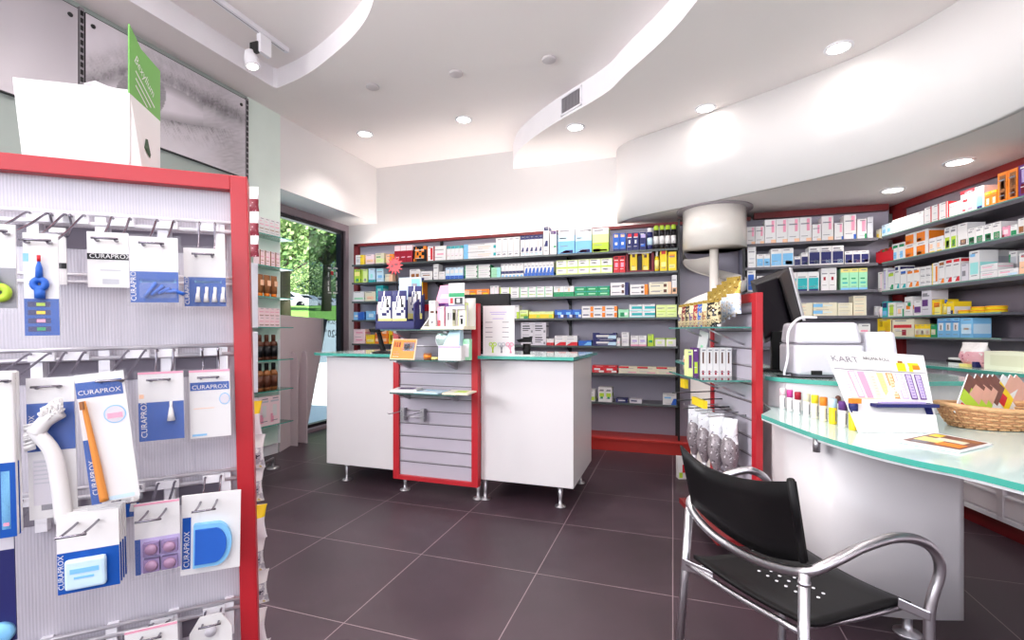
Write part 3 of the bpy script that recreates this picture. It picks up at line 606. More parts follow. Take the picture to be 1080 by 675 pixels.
run(*s, 900,914, 1, 312, 'C|.1,.4,.8,.46,H', 'cream flat carton in the stack of three', stack=3)
s = (BL, ZS[4], 'on the fifth corner shelf')
run(*s, 878,890, 1, 340, 'W|.1,.3,.9,.4,p', 'white carton above the printer, at left')
run(*s, 893,901.5, 1, 340, 'W|.1,.1,.9,.25,R', 'white carton above the printer with red line')
run(*s, 905,918, 1, 341.5, 'W|.2,.65,.8,.75,P|.2,.2,.8,.25,s', 'white carton above the printer with pink heading')
# --- right wall
s = (RW, ZR[0], 'on the top right wall shelf')
run(*s, 924,929, 1, 242, 'C|.1,.1,.6,.5,Y', 'tiny cream carton at far end')
run(*s, 930,940, 2, 236.5, 'a|.2,.3,.8,.6,A', 'pale blue carton')
run(*s, 941,974, 6, 227.5, 'W|.1,.3,.3,.8,p|.6,.6,.9,.65,s', 'white carton with faint pink edge')
run(*s, 975,999, 3, 216, 'W|.85,.0,1,1,R|.2,.5,.6,.55,s', 'white carton with red edge')
run(*s, 1001,1012, 1, 213.5, 'W|.2,.6,.8,.65,s', 'plain white carton left of red topped one')
run(*s, 1013,1028, 1, 200.5, 'W|0,.86,1,1,R|.15,.5,.5,.62,R|.15,.1,.35,.2,R|.55,.1,.85,.22,P', 'white carton with red top')
run(*s, 1028.5,1038, 1, 196.5, 'W|.15,.15,.85,.6,A|.1,.7,.9,.9,v|.2,.05,.8,.15,N', 'white carton with blue glass picture')
run(*s, 1038.5,1051.5, 2, 201.5, 'O|0,.85,1,1,Y|.3,.15,.75,.55,C|.0,.62,1,.68,z', 'short golden carton')
run(*s, 1052,1073.5, 2, 180, 'O|.2,.1,.85,.9,z|.3,.45,.75,.8,H|.35,.1,.75,.35,D', 'tall golden carton with portrait panel')
run(*s, 1074,1092, 1, 172, 'V|.15,.1,.85,.4,X|.2,.45,.8,.85,v', 'tall purple carton')
s = (RW, ZR[1], 'on the second right wall shelf')
run(*s, 941,954.5, 2, 256.5, 'W|.1,.75,.9,.9,G|.2,.1,.7,.5,A', 'white carton with green heading')
run(*s, 955,979, 2, 242.5, 'W|.0,.05,.75,.75,O|.05,.1,.4,.3,R', 'orange and white carton in the stacks', stack=2)
run(*s, 980,995, 2, 250, 'W|.1,.3,.5,.6,H|.1,.05,.8,.12,Y', 'slim white carton with peach mark')
run(*s, 996,1009, 2, 239, 'W|.1,.05,.9,.55,L|.3,.1,.8,.4,G|.1,.75,.8,.85,S', 'tall white carton with yellow green picture')
run(*s, 1010,1020, 1, 235.5, 'W|.3,.08,.9,.3,Z|.4,.12,.8,.28,H', 'tall white carton with brown oval')
run(*s, 1020.5,1056, 4, 237.5, 'W|.15,.05,.85,.45,G|.3,.1,.8,.38,P|.1,.75,.6,.82,S', 'white carton with pink picture on green')
run(*s, 1057,1065, 1, 238.5, 'P|.2,.3,.8,.7,p|.0,.0,.3,.3,D', 'pink carton')
run(*s, 1065.5,1073, 1, 237, 'W|.1,.1,.9,.5,G', 'white carton with dark green arch')
run(*s, 1073.5,1092, 2, 229, 'W|.1,.1,.7,.5,z|.0,.0,1,.06,G', 'white carton with brown picture at near end')
s = (RW, ZR[2], 'on the third right wall shelf')
run(*s, 926,931, 1, 287, 'W|.5,.0,.9,1,p', 'small white carton at far end')
run(*s, 931.5,936, 1, 283, 'W|.2,.1,.5,.9,v', 'slim white carton with lilac stripe')
run(*s, 936.5,943, 1, 286.5, 'W|.1,.75,.9,.9,L|.3,.05,.9,.3,Gx', 'white carton with green leaf')
run(*s, 943.5,949, 1, 280.5, 'W|.1,.82,.7,.95,N|.4,.05,.9,.25,Tx', 'tall white carton with navy heading')
run(*s, 949.5,956, 1, 283.5, 'W|.1,.75,.9,.88,B|.3,.05,.9,.25,Tx', 'white carton with blue heading and teal leaf')
run(*s, 956.5,970, 2, 283, 'W|.1,.75,.9,.88,O|.3,.05,.9,.3,Ox', 'white carton with orange heading and leaf')
run(*s, 970.5,982, 2, 281, 'W|.1,.5,.9,.62,S', 'flat white carton in stacks of three', stack=3)
run(*s, 983,989.5, 1, 277.5, 'W|.6,.15,.9,.85,O|0,0,.15,1,Y', 'white carton with orange stripe')
run(*s, 990,996.5, 1, 275.5, 'W|.1,.82,.9,.95,z|.3,.05,.9,.25,Ox', 'white carton with brown heading')
run(*s, 997,1013, 2, 273, 'W|.1,.85,.9,.97,R|.3,.05,.9,.25,Rx', 'white carton with red heading and red leaf')
run(*s, 1014,1021.5, 1, 278, 'E|.1,.3,.6,.6,S', 'pale grey carton')
run(*s, 1022,1033, 1, 264.5, 'W|.1,.2,.9,.6,t|.1,.8,.6,.9,A', 'tall white carton with aqua panel')
run(*s, 1034,1042, 1, 264, 'W|.1,.0,.9,.8,s|.1,.84,.6,.92,R', 'tall white carton with grey panel, farther', off=-.14)
run(*s, 1042.5,1051, 1, 264.5, 'W|.1,.0,.9,.8,s|.1,.84,.6,.92,R', 'tall white carton with grey panel, nearer', off=-.14)
run(*s, 1034,1052, 1, 278.5, 'W|.1,.5,.7,.6,P|.0,.0,1,.1,s', 'flat white carton with pink line in stack of two', stack=2, dep=.09)
run(*s, 1052.5,1074, 1, 283.5, 'W|.1,.5,.6,.65,P|.5,.1,.95,.4,a', 'long low white carton with pale blue corner', dep=.09)
run(*s, 1064,1073, 1, 265, 'W|.1,.1,.9,.8,s|.0,.0,.2,.9,G', 'tall white carton with green edge', off=-.14)
run(*s, 1075,1092, 1, 266, 'H|0,.6,1,1,W|.1,.8,.6,.88,R', 'peach and white carton at near end')
s = (RW, ZR[3], 'on the fourth right wall shelf')
run(*s, 921.5,925.5, 1, 323, 'W|.1,.2,.9,.5,E', 'small plain white carton at far end')
run(*s, 926,930, 1, 320, 'W|K|p', 'small white bottle with black cap', kind='bottle')
run(*s, 930.5,936, 1, 318, 'T|.1,.1,.9,.4,A|.1,.6,.9,.9,N', 'teal and navy carton')
run(*s, 936.5,945, 1, 319, 'W|.2,.1,.7,.85,L', 'white carton with olive panel')
run(*s, 945.5,953.5, 1, 320.5, 'W|.2,.2,.6,.6,H|.8,.0,1,.6,G', 'white carton with peach mark')
run(*s, 954,962.5, 1, 313, 'W|.2,.35,.7,.55,O|.4,.5,.8,.7,G', 'tall white carton with orange and green mark')
run(*s, 964,971.5, 1, 317, 'W|.05,.2,.95,.6,V', 'small white carton with purple panel')
run(*s, 972,982.5, 1, 305, 'E|.05,.35,.65,.6,V|.1,.75,.6,.85,S', 'tallest white carton with purple panel')
run(*s, 983,993, 1, 316, 'Y|.3,.0,.9,.7,y|.2,.5,.8,.8,O', 'yellow carton')
run(*s, 993.5,997.5, 1, 316, 'Y|B|y', 'small yellow bottle with blue cap', kind='bottle')
run(*s, 998,1006, 1, 318, 'Y|.1,.0,.6,.6,W|.5,.0,.9,.3,N', 'yellow and white carton')
run(*s, 1006.5,1018, 1, 327, 'Y|O', 'flat yellow tin', kind='tin')
run(*s, 1018.5,1050, 2, 323, 'Y|O', 'golden round tin in stacks of two', kind='tin', stack=2)
s = (RW, ZR[4], 'on the lowest right wall shelf')
run(*s, 925.5,941, 1, 336, 'C|.0,.3,.9,1,Y|.5,.2,.85,.8,O|.1,.55,.35,.85,z|.95,.2,1,.9,Z', 'carton with yellow fruit picture')
run(*s, 941.5,964, 1, 336.5, 'C|.05,.5,.9,.68,R|.45,.08,.65,.4,D|.1,.35,.35,.42,s', 'wide cream carton with red bar')
run(*s, 965,981, 3, 342, 'Y|0,.2,1,.65,C|.3,.25,.7,.5,R', 'yellow and cream carton')
run(*s, 981.5,988, 1, 342, 'G|.1,.2,.8,.6,C|.0,.7,1,1,G', 'green and cream carton')
run(*s, 988.5,1012, 3, 335.5, 'A|.2,.35,.85,.75,W|.4,.4,.6,.65,Z|0,.78,1,.82,B', 'pale blue carton with white oval')
run(*s, 1012.5,1026, 1, 335.5, 'A|.1,.2,.9,.7,a|.3,.4,.7,.5,H', 'wide pale blue carton with square panel')
# crimson basket at the corner
p0 = RW.pt(RW.at(921,270)[0],-.02,ZR[1]); p1 = RW.pt(RW.at(939.5,270)[0],-.02,ZR[1]); c = (p0+p1)/2; wd = (p1-p0).length
t = thing('sachet_box', c, RW.rot, 'crimson open box of sachets at far end of second right shelf', 'box')
part('tray', MB().box(-wd/2,0,0,wd/2,.12,.012,C('R')).box(-wd/2,0,0,wd/2,.004,.09,C('R')).box(-wd/2,.116,0,wd/2,.12,.14,C('R')).box(-wd/2,0,0,-wd/2+.004,.12,.10,C('D')).box(wd/2-.004,0,0,wd/2,.12,.10,C('D')), t, local=True)
mb = MB()
for i in range(7): mb.box(-wd/2+.01+i*wd*.13,.01,.012,-wd/2+.01+i*wd*.13+wd*.09,.11,.105+.01*(i % 2),C('DRGz'[i % 4]))
part('sachets', mb, t, local=True)

# ================================================================== RIGHT WALL CABINET
t = thing('drawer_cabinet', RW.pt(1.6, .0, 0), RW.rot, 'low white drawer cabinet with glass top along the right wall', 'cabinet')
OF = .20; CABW = M('pale_mauve_laminate', (.86,.83,.85), .4)
part('kick_board', rwbox(MB(), .05, 4.4, -.30, OF-.04, 0, .09, REDD), t)
part('body', rwbox(MB(), .0, 4.4, -.30, OF-.03, .09, .885, CABW), t)
part('worktop', rwbox(rwbox(MB(), -.03, 4.4, -.30, OF+.02, .885, .905, GLASSTOP), -.03, 4.4, OF+.018, OF+.022, .886, .904, GEDGE), t)
CL = Line(RW.O + RW.n*OF, RW.d)
aa = CL.at(1054, 530)[0]; WD = .40
mb = MB()
a_ = aa - WD*4
while a_ < 4.3:
    d_ = part('stile', rwbox(MB(), a_-.018, a_+.018, OF-.03, OF, .09, .885, CABW), t)
    a_ += WD
a_ = aa - WD*4; DR = M('drawer_front', (.89,.86,.88), .4); SHD = M('recess_grey', (.30,.26,.28), .6)
while a_ < 4.2:
    for z0, z1 in ((.125,.262),(.272,.412),(.422,.562),(.572,.712),(.722,.865)):
        d_ = part('drawer', rwbox(MB(), a_+.020, a_+WD-.020, OF-.03, OF-.008, z0, z1-.028, DR), t)
        part('handle_lip', rwbox(MB(), a_+.022, a_+WD-.022, OF-.03, OF-.002, z1-.036, z1-.026, WHITEM), d_)
    a_ += WD
part('bottom_rail', rwbox(MB(), .0, 4.4, -.1, OF, .09, .115, WHITEM), t)

# ================================================================== LEFT AND RIGHT COUNTERS WITH THE RACK BETWEEN
def foot(mb, x, y, h, mat=ALU):
    mb.lathe([(.037,0),(.036,.006),(.012,.012),(.011,.05),(.020,h)], mat, (x,y,0), 18)
def counter(x0, x1, y0, y1, zt, label, legs):
    t = thing('service_counter', ((x0+x1)/2, (y0+y1)/2, 0), 0, label, 'counter')
    part('body', MB().box(x0,y0,.147,x1,y1,zt-.03,LAMI), t, bevel=.002)
    for (x, y) in legs: part('leg', (lambda m: (foot(m, x, y, .147), m)[1])(MB()), t, 'brushed metal leg with round foot')
    return t
YC = 2.93
tl = counter(-2.435, -1.839, YC, 3.55, .965, 'left white counter with pale glass top by the window', [(-2.338,3.04),(-1.95,3.45),(-2.338,3.45)])
part('glass_top', MB().prism([(-2.55,2.93),(-2.45,2.89),(-2.0,2.87),(-1.839,2.87),(-1.839,3.6),(-2.5,3.6)], .945, .965, GLASSTOP, GEDGE), tl)
tr = counter(-1.199, -.583, YC, 3.62, .965, 'right white counter with pale glass top holding the paper sign', [(-1.192,2.99),(-.684,3.013),(-.652,3.534),(-1.15,3.53)])
part('glass_top', MB().prism([(-1.199,2.87),(-.57,2.87),(-.545,3.66),(-1.199,3.66)], .945, .965, GLASSTOP, GEDGE), tr)
# red framed slat rack
def slat_rack(name, label, O, d, wdt, zt, zb=.105, th=.05):
    Ln = Line(O, d); c = Ln.pt(wdt/2, 0, 0); t = thing(name, c, Ln.rot, label, 'display rack')
    fw = .045; hw = wdt/2
    part('frame', MB().box(-hw,-th/2,zb,-hw+fw,th/2,zt,REDM).box(hw-fw,-th/2,zb,hw,th/2,zt,REDM).box(-hw+fw,-th/2,zt-fw,hw-fw,th/2,zt,REDM).box(-hw+fw,-th/2,zb,hw-fw,th/2,zb+fw*.7,REDM), t, local=True, bevel=.0015)
    part('slat_panel', MB().box(-hw+fw,-.008,zb+fw*.7,hw-fw,.008,zt-fw,M('slat_grey', (.72,.69,.74), .35)), t, local=True)
    z = zb+.12
    while z < zt-.08:
        part('groove', MB().box(-hw+fw,-.0105,z,hw-fw,-.007,z+.006,M('groove_dark', (.42,.38,.42), .5)).box(-hw+fw,-.013,z+.006,hw-fw,-.007,z+.011,ALU), t, local=True); z += .088
    return t, hw, fw
rk, hw, fw = slat_rack('slat_display_rack', 'red framed grey slat rack standing between the two white counters', (-1.836, 2.905), (1,0), .634, 1.305)
for x in (-1.80, -1.24): part('leg', (lambda m: (foot(m, x, 2.98, .11), m)[1])(MB()), rk, 'brushed metal leg with round foot')
def gshelf(parent, mb, label=None, name='glass_shelf'): return part(name, mb, parent, label)
def gl_box(x0,y0,z0,x1,y1,z1, mtx=None):
    m = MB(); m.box(x0,y0,z0,x1,y1,z1,SHG,mtx)
    m.box(x0,y0-.001,z0,x1,y0,z1,M('dark_glass_edge', (.20,.34,.33), .2),mtx); return m
ZK = (1.135, .945, .735)
KX0, KX1 = -1.90, -1.235
for i, z in enumerate(ZK):
    gx0_ = Line((0,2.64),(1,0)).at((401,411,411)[i],350)[0]; gshelf(rk, gl_box(gx0_, 2.64, z-.008, KX1-.02, 2.885, z))
    for x in (-1.72, -1.36): part('bracket', MB().hexa([(x-.012,2.89,z-.01),(x+.012,2.89,z-.01),(x+.012,2.72,z-.01),(x-.012,2.72,z-.01)], [(x-.012,2.89,z-.075),(x+.012,2.89,z-.075),(x+.012,2.72,z-.02),(x-.012,2.72,z-.02)], ALU), rk)
for x in (-1.75, -1.60):
    mb = MB(); mb.box(x-.014,2.86,.515,x+.014,2.895,.60,ALU); mb.tube([(x,2.88,.58),(x-.03,2.74,.575),(x-.035,2.73,.59)], .003, STEEL); part('hook', mb, rk)
part('hook_bar', MB().tube([(-1.76,2.86,.545),(-1.58,2.86,.545)], .003, STEEL), rk)

# ------------------------------------------------------------------ things on the rack shelves
KL = Line((0, 2.70), (1, 0))
def kx(px): return KL.at(px, 350)[0]
# pouch display
zc = ZK[0]
t = thing('pouch_display', (kx(420), 2.74, zc), .12, 'navy cardboard display of white pouches with light blue header', 'display box')
NV = C('N'); x0, x1 = -.15, .12
part('tray', MB().box(x0,-.07,0,x1,.10,.01,NV).box(x0,-.07,0,x1,-.062,.055,NV).box(x0,-.07,0,x0+.008,.10,.10,NV).hexa([(x1-.008,-.07,0),(x1,-.07,0),(x1,.10,0),(x1-.008,.10,0)], [(x1-.008,-.07,.16),(x1,-.07,.16),(x1,.10,.24),(x1-.008,.10,.24)], NV).box(x0,.095,0,x1,.10,.23,NV), t, local=True)
part('header', MB().box(-.06,.09,.20,.10,.095,.35,C('a')).box(.03,.088,.26,.09,.09,.34,C('A')).box(.035,.086,.28,.07,.088,.31,C('S')), t, 'pale blue header card', local=True)
for i, (x, y, z) in enumerate(((-.09,-.055,.035),(.012,-.058,.035),(.085,.02,.07))):
    g = thing('plaster_pouch', Matrix.Translation(t.location) @ Matrix.Rotation(.12,4,'Z') @ Vector((x, y, z)), .12,
              ('navy and white pouch in the navy display, left one', 'navy and white pouch in the navy display, middle one', 'navy and white pouch in the navy display, rear right one')[i], 'pouch')
    W2 = .049; PH = .215; n = 13
    def pcol(u, v):      # print of the pouch: yellow foot, white body, navy shoulders and bands
        if v < .14: return 'y'
        if v > .84 and not .42 < u < .62: return 'N'
        if v > .70 and u < .30: return 'N'
        if abs((u-.30)-(v-.45)*.55) < .05 and .42 < v: return 'N'
        if abs((u-.72)+(v-.62)*.35) < .045 and .48 < v < .9: return 'K'
        if abs(v-.30-.25*(u-.5)**2*4) < .035 and u > .35: return 'N'
        if u > .93 or v < .17: return 'N'
        return 'W'
    mb = MB()
    def pp(a, b_, sg=-1): u_, v_ = a/(n-1), b_/(n-1); return Vector((-W2+2*W2*u_, sg*.016*math.sin(math.pi*u_)*math.sin(math.pi*v_)+(.002 if sg > 0 else 0), PH*v_))
    for a1_ in range(n-1):
        for b1_ in range(n-1): mb.add([pp(a1_,b1_),pp(a1_+1,b1_),pp(a1_+1,b1_+1),pp(a1_,b1_+1)], [(0,1,2,3)], C(pcol((a1_+.5)/(n-1), (b1_+.5)/(n-1))), True)
    mb.add([pp(a1_,b1_,1) for a1_ in range(n) for b1_ in range(n)], [(a1_*n+b1_, a1_*n+b1_+1, a1_*n+n+b1_+1, a1_*n+n+b1_) for a1_ in range(n-1) for b1_ in range(n-1)], NV, True)
    part('pouch', mb, g, local=True)
# red starburst
mb = MB(); n = 13; v = []
for i in range(2*n):
    a_ = math.pi*i/n; r = .068 if i % 2 == 0 else .038; v.append((r*math.cos(a_), r*math.sin(a_)))
pc = atd(414, 288, 3.0); c3 = Vector((Line((0,2.80),(1,0)).at(416.5,350)[0], 2.80, Line((0,2.80),(1,0)).at(416.5,280)[1]))
mm = Matrix.Translation(c3) @ Matrix.Rotation(math.radians(90),4,'X')
mb.prism(v, 0, .004, C('R'), mtx=mm); mb.prism([(-.03,-.012),(-.01,-.012),(-.01,.005),(-.03,.005)], .004, .005, C('X'), mtx=mm); mb.prism([(0,.0),(.025,.0),(.025,.014),(0,.014)], .004, .005, C('X'), mtx=mm)
mb.tube([(c3.x+.005,c3.y+.004,c3.z-.04),(c3.x+.01,c3.y+.02,zc+.24)], .004, C('K'))
st = solo('starburst_sign', mb, 'red starburst card sign rising above the navy display', 'sign')
# black scanner on the left counter
t = thing('barcode_scanner', (-1.985, 2.99, .965), 0, 'black barcode scanner on its stand on the left counter', 'scanner')
part('base', MB().lathe([(.085,0),(.083,.008),(.05,.016),(.02,.022)], BLKP, (0,0,0), 24), t, local=True)
part('neck', MB().tube(catmull([(0,0,.015),(-.012,-.005,.06),(-.025,-.01,.12),(-.035,-.02,.17)], 5), [.020-.0004*i for i in range(16)], BLKP, 10), t, local=True)
part('head', MB().hexa([(-.075,-.06,.15),(.0,-.06,.15),(.0,.03,.16),(-.075,.03,.16)], [(-.085,-.065,.178),(.0,-.065,.178),(.0,.04,.185),(-.085,.04,.185)], BLKP), t, local=True, bevel=.006)
part('cable', MB().tube(catmull([(0,.05,.01),(.06,.08,.006),(.10,.05,.004),(.13,.08,.004)], 5), .003, BLKP, 6), t, local=True)
solo('paper_slip', MB().box(-2.05,2.92,.9655,-1.96,2.99,.9675,C('E')).box(-2.04,2.93,.9676,-1.99,2.935,.968,C('S')), 'small printed slip lying beside the black scanner', 'paper')
# white carton display with pink header
t = thing('carton_display', (kx(468), 2.74, zc), -.06, 'white cardboard display with pink header and purple top', 'display box')
part('tray', MB().hexa([(-.15,-.07,0),(.16,-.07,0),(.16,.09,0),(-.15,.09,0)], [(-.13,-.07,.02),(.16,-.07,.02),(.16,.09,.02),(-.13,.09,.02)], C('C')).hexa([(-.15,-.07,.0),(-.145,-.07,0),(-.145,.09,0),(-.15,.09,0)], [(-.12,-.05,.05),(-.115,-.05,.05),(-.09,.09,.20),(-.095,.09,.20)], C('W')).box(-.10,.085,.02,.16,.09,.20,C('W')), t, local=True)
part('header', MB().hexa([(-.10,.02,.155),(.06,.02,.155),(.06,.024,.155),(-.10,.024,.155)], [(-.075,.05,.285),(.06,.05,.285),(.06,.054,.285),(-.075,.054,.285)], C('P')).hexa([(-.06,.026,.20),(.03,.026,.20),(.03,.03,.20),(-.06,.03,.20)], [(-.055,.032,.225),(.035,.032,.225),(.035,.036,.225),(-.055,.036,.225)], C('p')).box(-.10,.017,.150,.06,.0195,.168,C('V')), t, 'pink header card', local=True)
part('front_flap', MB().box(.0,-.02,.125,.09,-.015,.15,C('V')), t, 'purple ribbon edge', local=True)
for i, (x, h_, dsg, lb) in enumerate(((-.075,.16,'W|.2,.5,.8,.6,Z|.4,.1,.6,.2,K','slim white carton leftmost in the pink headed display'), (-.02,.12,'W|0,0,.4,1,P|.0,.0,.5,.3,R','pink and white carton in the pink headed display'), (.035,.12,'W|.3,.3,.5,.7,K|.7,.3,.8,.7,V','white carton with dark bottle print under purple edge'))):
    o = bpy.data.objects.new('small_carton', product('box', .045, h_, .04, dsg)); COL.objects.link(o); o.location = Matrix.Translation(t.location) @ Matrix.Rotation(-.06,4,'Z') @ Vector((x, -.05+.01*i, .0215)); o.rotation_euler = (0,0,-.06); tag(o, lb, 'carton')
o = bpy.data.objects.new('small_carton', product('box', .052, .145, .04, 'l|.1,.0,.9,.9,W|.3,.08,.6,.3,G|.2,.4,.7,.45,s')); COL.objects.link(o); o.location = (kx(486), 2.72, zc+.021); tag(o, 'tall cream carton with green leaf beside the pink headed display', 'carton')
# green and white card
a0 = kx(474); a1 = kx(490.5)
mb = MB(); YY=2.69; mb.box(a0,YY,zc+.125,a1,YY+.003,zc+.285,C('W')); mb.box(a0,YY-.001,zc+.20,a1,YY,zc+.225,C('G')); mb.box(a0+.01,YY-.001,zc+.16,a0+.03,YY,zc+.195,C('R')); mb.box(a0+.04,YY-.001,zc+.155,a1-.012,YY,zc+.195,C('K')); mb.box(a0+.055,YY-.002,zc+.165,a1-.03,YY-.001,zc+.19,C('W')); mb.box(a0,YY-.001,zc+.145,a1,YY,zc+.152,C('N')); mb.tube([((a0+a1)/2,YY+.006,zc+.02),((a0+a1)/2,YY+.006,zc+.26)], .003, WHITEM)
solo('card_sign', mb, 'upright white and green card sign on the rack top shelf', 'sign')
# second shelf
zc = ZK[1]
def lean_card(name, px0, px1, z, hgt, yb, tilt, design, label, cat='card', text_=None):
    a0, a1 = kx(px0), kx(px1); w_ = a1-a0
    t = thing(name, ((a0+a1)/2, yb, z), 0, label, cat)
    b_, *spec = design.split('|'); m = Matrix.Rotation(-tilt,4,'X'); mb = MB(); mb.box(-w_/2,0,0,w_/2,.003,hgt,C(b_),m); prints(mb, w_, hgt, spec, -.0008, m)
    part('card', mb, t, local=True)
    part('strut', MB().hexa([(-.01,.003,hgt*.55),(.01,.003,hgt*.55),(.01,.01,hgt*.55),(-.01,.01,hgt*.55)][::-1], [(-.01,.07,0.001),(.01,.07,.001),(.01,.075,.001),(-.01,.075,.001)][::-1], C(b_), ), t, local=True)
    return t
lean_card('card_sign', 415, 440.5, zc, .135, 2.655, .30, 'H|.04,.04,.96,.96,O|.48,.42,.94,.84,A|.52,.45,.75,.75,K|.6,.5,.85,.66,K|.55,.44,.9,.52,W|.10,.6,.16,.85,X|.20,.6,.26,.85,X|.30,.6,.36,.85,X|.1,.35,.3,.38,P|.1,.25,.35,.28,P|.1,.12,.35,.16,H', 'orange leaning card sign with blue picture on middle rack shelf', 'sign')
t = thing('tape_roll', (kx(451), 2.70, zc), 0, 'small copper coloured tape roll on the middle rack shelf', 'tape roll')
part('roll', MB().lathe([(.016,0),(.024,0),(.025,.004),(.025,.036),(.024,.04),(.016,.04)], C('z'), (0,0,0), 20), t, local=True)
part('label_band', MB().lathe([(.0255,.012),(.0255,.028)], C('O'), (0,0,0), 20), t, local=True)
t = thing('round_mirror', (kx(462), 2.78, zc), .1, 'round mirror on a slim stem behind the white dispenser', 'mirror')
part('disc', MB().lathe([(.052,0),(.052,.006),(.048,.008)], M('mirror_face', (.82,.90,.88), .12, metal=.4), mtx=Matrix.Translation((0,0,.125)) @ Matrix.Rotation(math.radians(90),4,'X')), t, local=True)
part('rim', MB().tube([(.053*math.cos(2*math.pi*i/24), -.004, .125+.053*math.sin(2*math.pi*i/24)) for i in range(24)], .004, WHITEM, 6, True), t, local=True)
part('stem', MB().tube([(.01,0,.074),(.03,0,.04),(.03,0,.002)], .004, WHITEM).lathe([(.03,0),(.03,.004)], WHITEM, (.03,0,0)), t, local=True)
t = thing('dispenser_display', (kx(479), 2.71, zc), 0, 'white and lavender shaped dispenser display on middle rack shelf', 'display box')
LV = C('v')
part('body', MB().prism([(-.085,-.06),(.07,-.06),(.07,.03),(-.085,.03)], 0, .09, C('W')).hexa([(-.06,-.05,.09),(.05,-.05,.09),(.05,.03,.09),(-.06,.03,.09)], [(-.03,-.01,.19),(.045,-.01,.19),(.045,.03,.19),(-.03,.03,.19)], C('a')), t, local=True, bevel=.004)
part('front_print', MB().box(-.078,-.0615,.008,-.005,-.06,.07,C('E')).box(.0,-.0615,.008,.06,-.06,.07,C('E')).box(-.08,-.0615,.075,.065,-.06,.088,LV), t, local=True)
part('side_card', MB().box(.055,.0,.0,.10,.035,.13,C('g')).box(.058,-.002,.02,.095,0,.10,C('W')), t, local=True)
solo('small_tube', MB().tube([(kx(456),2.69,zc+.009),(kx(463),2.70,zc+.009)], .008, C('y')), 'pale yellow tube lying beside the tape roll', 'tube')
# third shelf leaflets
zc = ZK[2]
def leaflet(px0, px1, y0, y1, rot, base, pr, z, label, th=.006):
    a0, a1 = kx(px0), kx(px1); w_ = a1-a0; mb = MB(); m = Matrix.Translation(((a0+a1)/2, (y0+y1)/2, z)) @ Matrix.Rotation(rot,4,'Z')
    mb.box(-w_/2,-(y1-y0)/2,0,w_/2,(y1-y0)/2,th,C(base),m)
    for q in pr:
        x0_, y0_, x1_, y1_, c_ = q; mb.box(-w_/2+x0_*w_,-(y1-y0)/2+y0_*(y1-y0),th,-w_/2+x1_*w_,-(y1-y0)/2+y1_*(y1-y0),th+.0006,C(c_),m)
    return solo('leaflet', mb, label, 'leaflet')
leaflet(414,438, 2.66,2.82, .25, 'W', [(.2,.3,.8,.8,'V'),(.3,.45,.6,.7,'W')], zc, 'white leaflet stack with dark picture on lowest rack shelf', .016)
leaflet(440,465, 2.66,2.82, -.05, 'a', [(.2,.2,.8,.4,'W'),(.2,.6,.6,.7,'A')], zc, 'pale blue leaflet in the middle of lowest rack shelf')
leaflet(469,495, 2.66,2.82, .05, 'C', [(.35,.3,.8,.8,'L'),(.1,.1,.3,.5,'W')], zc, 'cream leaflet with green print on lowest rack shelf', .010)

# ------------------------------------------------------------------ monitor and sign on the right counter
MLn = Line((0,3.22),(1,0)); ma, mb_ = MLn.at(489,350)[0], MLn.at(537.5,350)[0]; mw = (mb_-ma)/2; mtop = MLn.at(514,310)[1]-.965
t = thing('computer_monitor', ((ma+mb_)/2, 3.22, .965), 0, 'black flat monitor seen from behind on the right counter', 'monitor')
part('back_shell', MB().box(-mw,0,mtop-.33,mw,.035,mtop,BLKP), t, local=True, bevel=.008)
part('rear_bump', MB().box(-mw*.6,-.03,mtop-.27,mw*.6,0,mtop-.08,BLKP), t, local=True, bevel=.01)
part('screen', MB().box(-mw+.02,.0351,mtop-.31,mw-.02,.037,mtop-.02,M('dark_screen', (.03,.03,.04), .1)), t, local=True)
part('stand', MB().box(-.04,-.03,0.012,.03,.0,mtop-.2,BLKP).box(-.12,-.09,0,.11,.09,.012,BLKP), t, local=True, bevel=.004)
# paper sign
SL = Line((0, 2.98), (1, 0)); a0 = SL.at(509.5,350)[0]; a1 = SL.at(542.5,350)[0]; h_ = SL.at(520,322.5)[1]-.965
t = thing('paper_sign', ((a0+a1)/2, 2.98, .965), 0, 'white printed price sheet with coloured scissors standing on the right counter', 'sign')
w_ = a1-a0
part('sheet', MB().box(-w_/2,0,0,w_/2,.003,h_,C('W')), t, local=True)
mb = MB()
for i, z in enumerate((.86,.82,.73)): mb.box(-w_*.28+.01*i,-.001,h_*z,w_*.25-.01*i,0,h_*z+.005,C('v'))
for z in (.66,.55,.46,.36):
    mb.box(-w_*.42,-.001,h_*z,-w_*.42+.05,0,h_*z+.004,C('S')); mb.box(w_*.12,-.001,h_*z,w_*.12+.045,0,h_*z+.004,C('S'))
part('print', mb, t, local=True)
for x, c_, sh in ((-w_*.18,'L',0),(w_*.36,'P',.25),(w_*.1,'s',0)):
    mb = MB()
    for sx in (-1, 1): mb.tube([(x+sx*.013+.012*math.cos(k*math.pi/5), -.004, h_*.22+.012*math.sin(k*math.pi/5)) for k in range(10)], .003, C(c_), 5, True); mb.tube([(x+sx*.008,-.004,h_*.20),(x-sx*.004+sh*.03,-.004,h_*.05)], .0035, C(c_) if c_ != 's' else C('S'), 5)
    part('scissors_print', mb, t, {'L':'lime green scissors picture','P':'pink scissors picture','s':'grey scissors picture'}[c_], local=True)
part('foot', MB().box(-w_/2,-.03,0,w_/2,.05,.003,C('E')), t, local=True)
t = thing('pen_holder', (SL.at(550,350)[0], 3.10, .965), 0, 'black pen holder right of the paper sign', 'pen holder')
part('cup', MB().lathe([(.022,0),(.025,.002),(.027,.075),(.024,.075),(.022,.01)], BLKP, (0,0,0), 18), t, local=True)
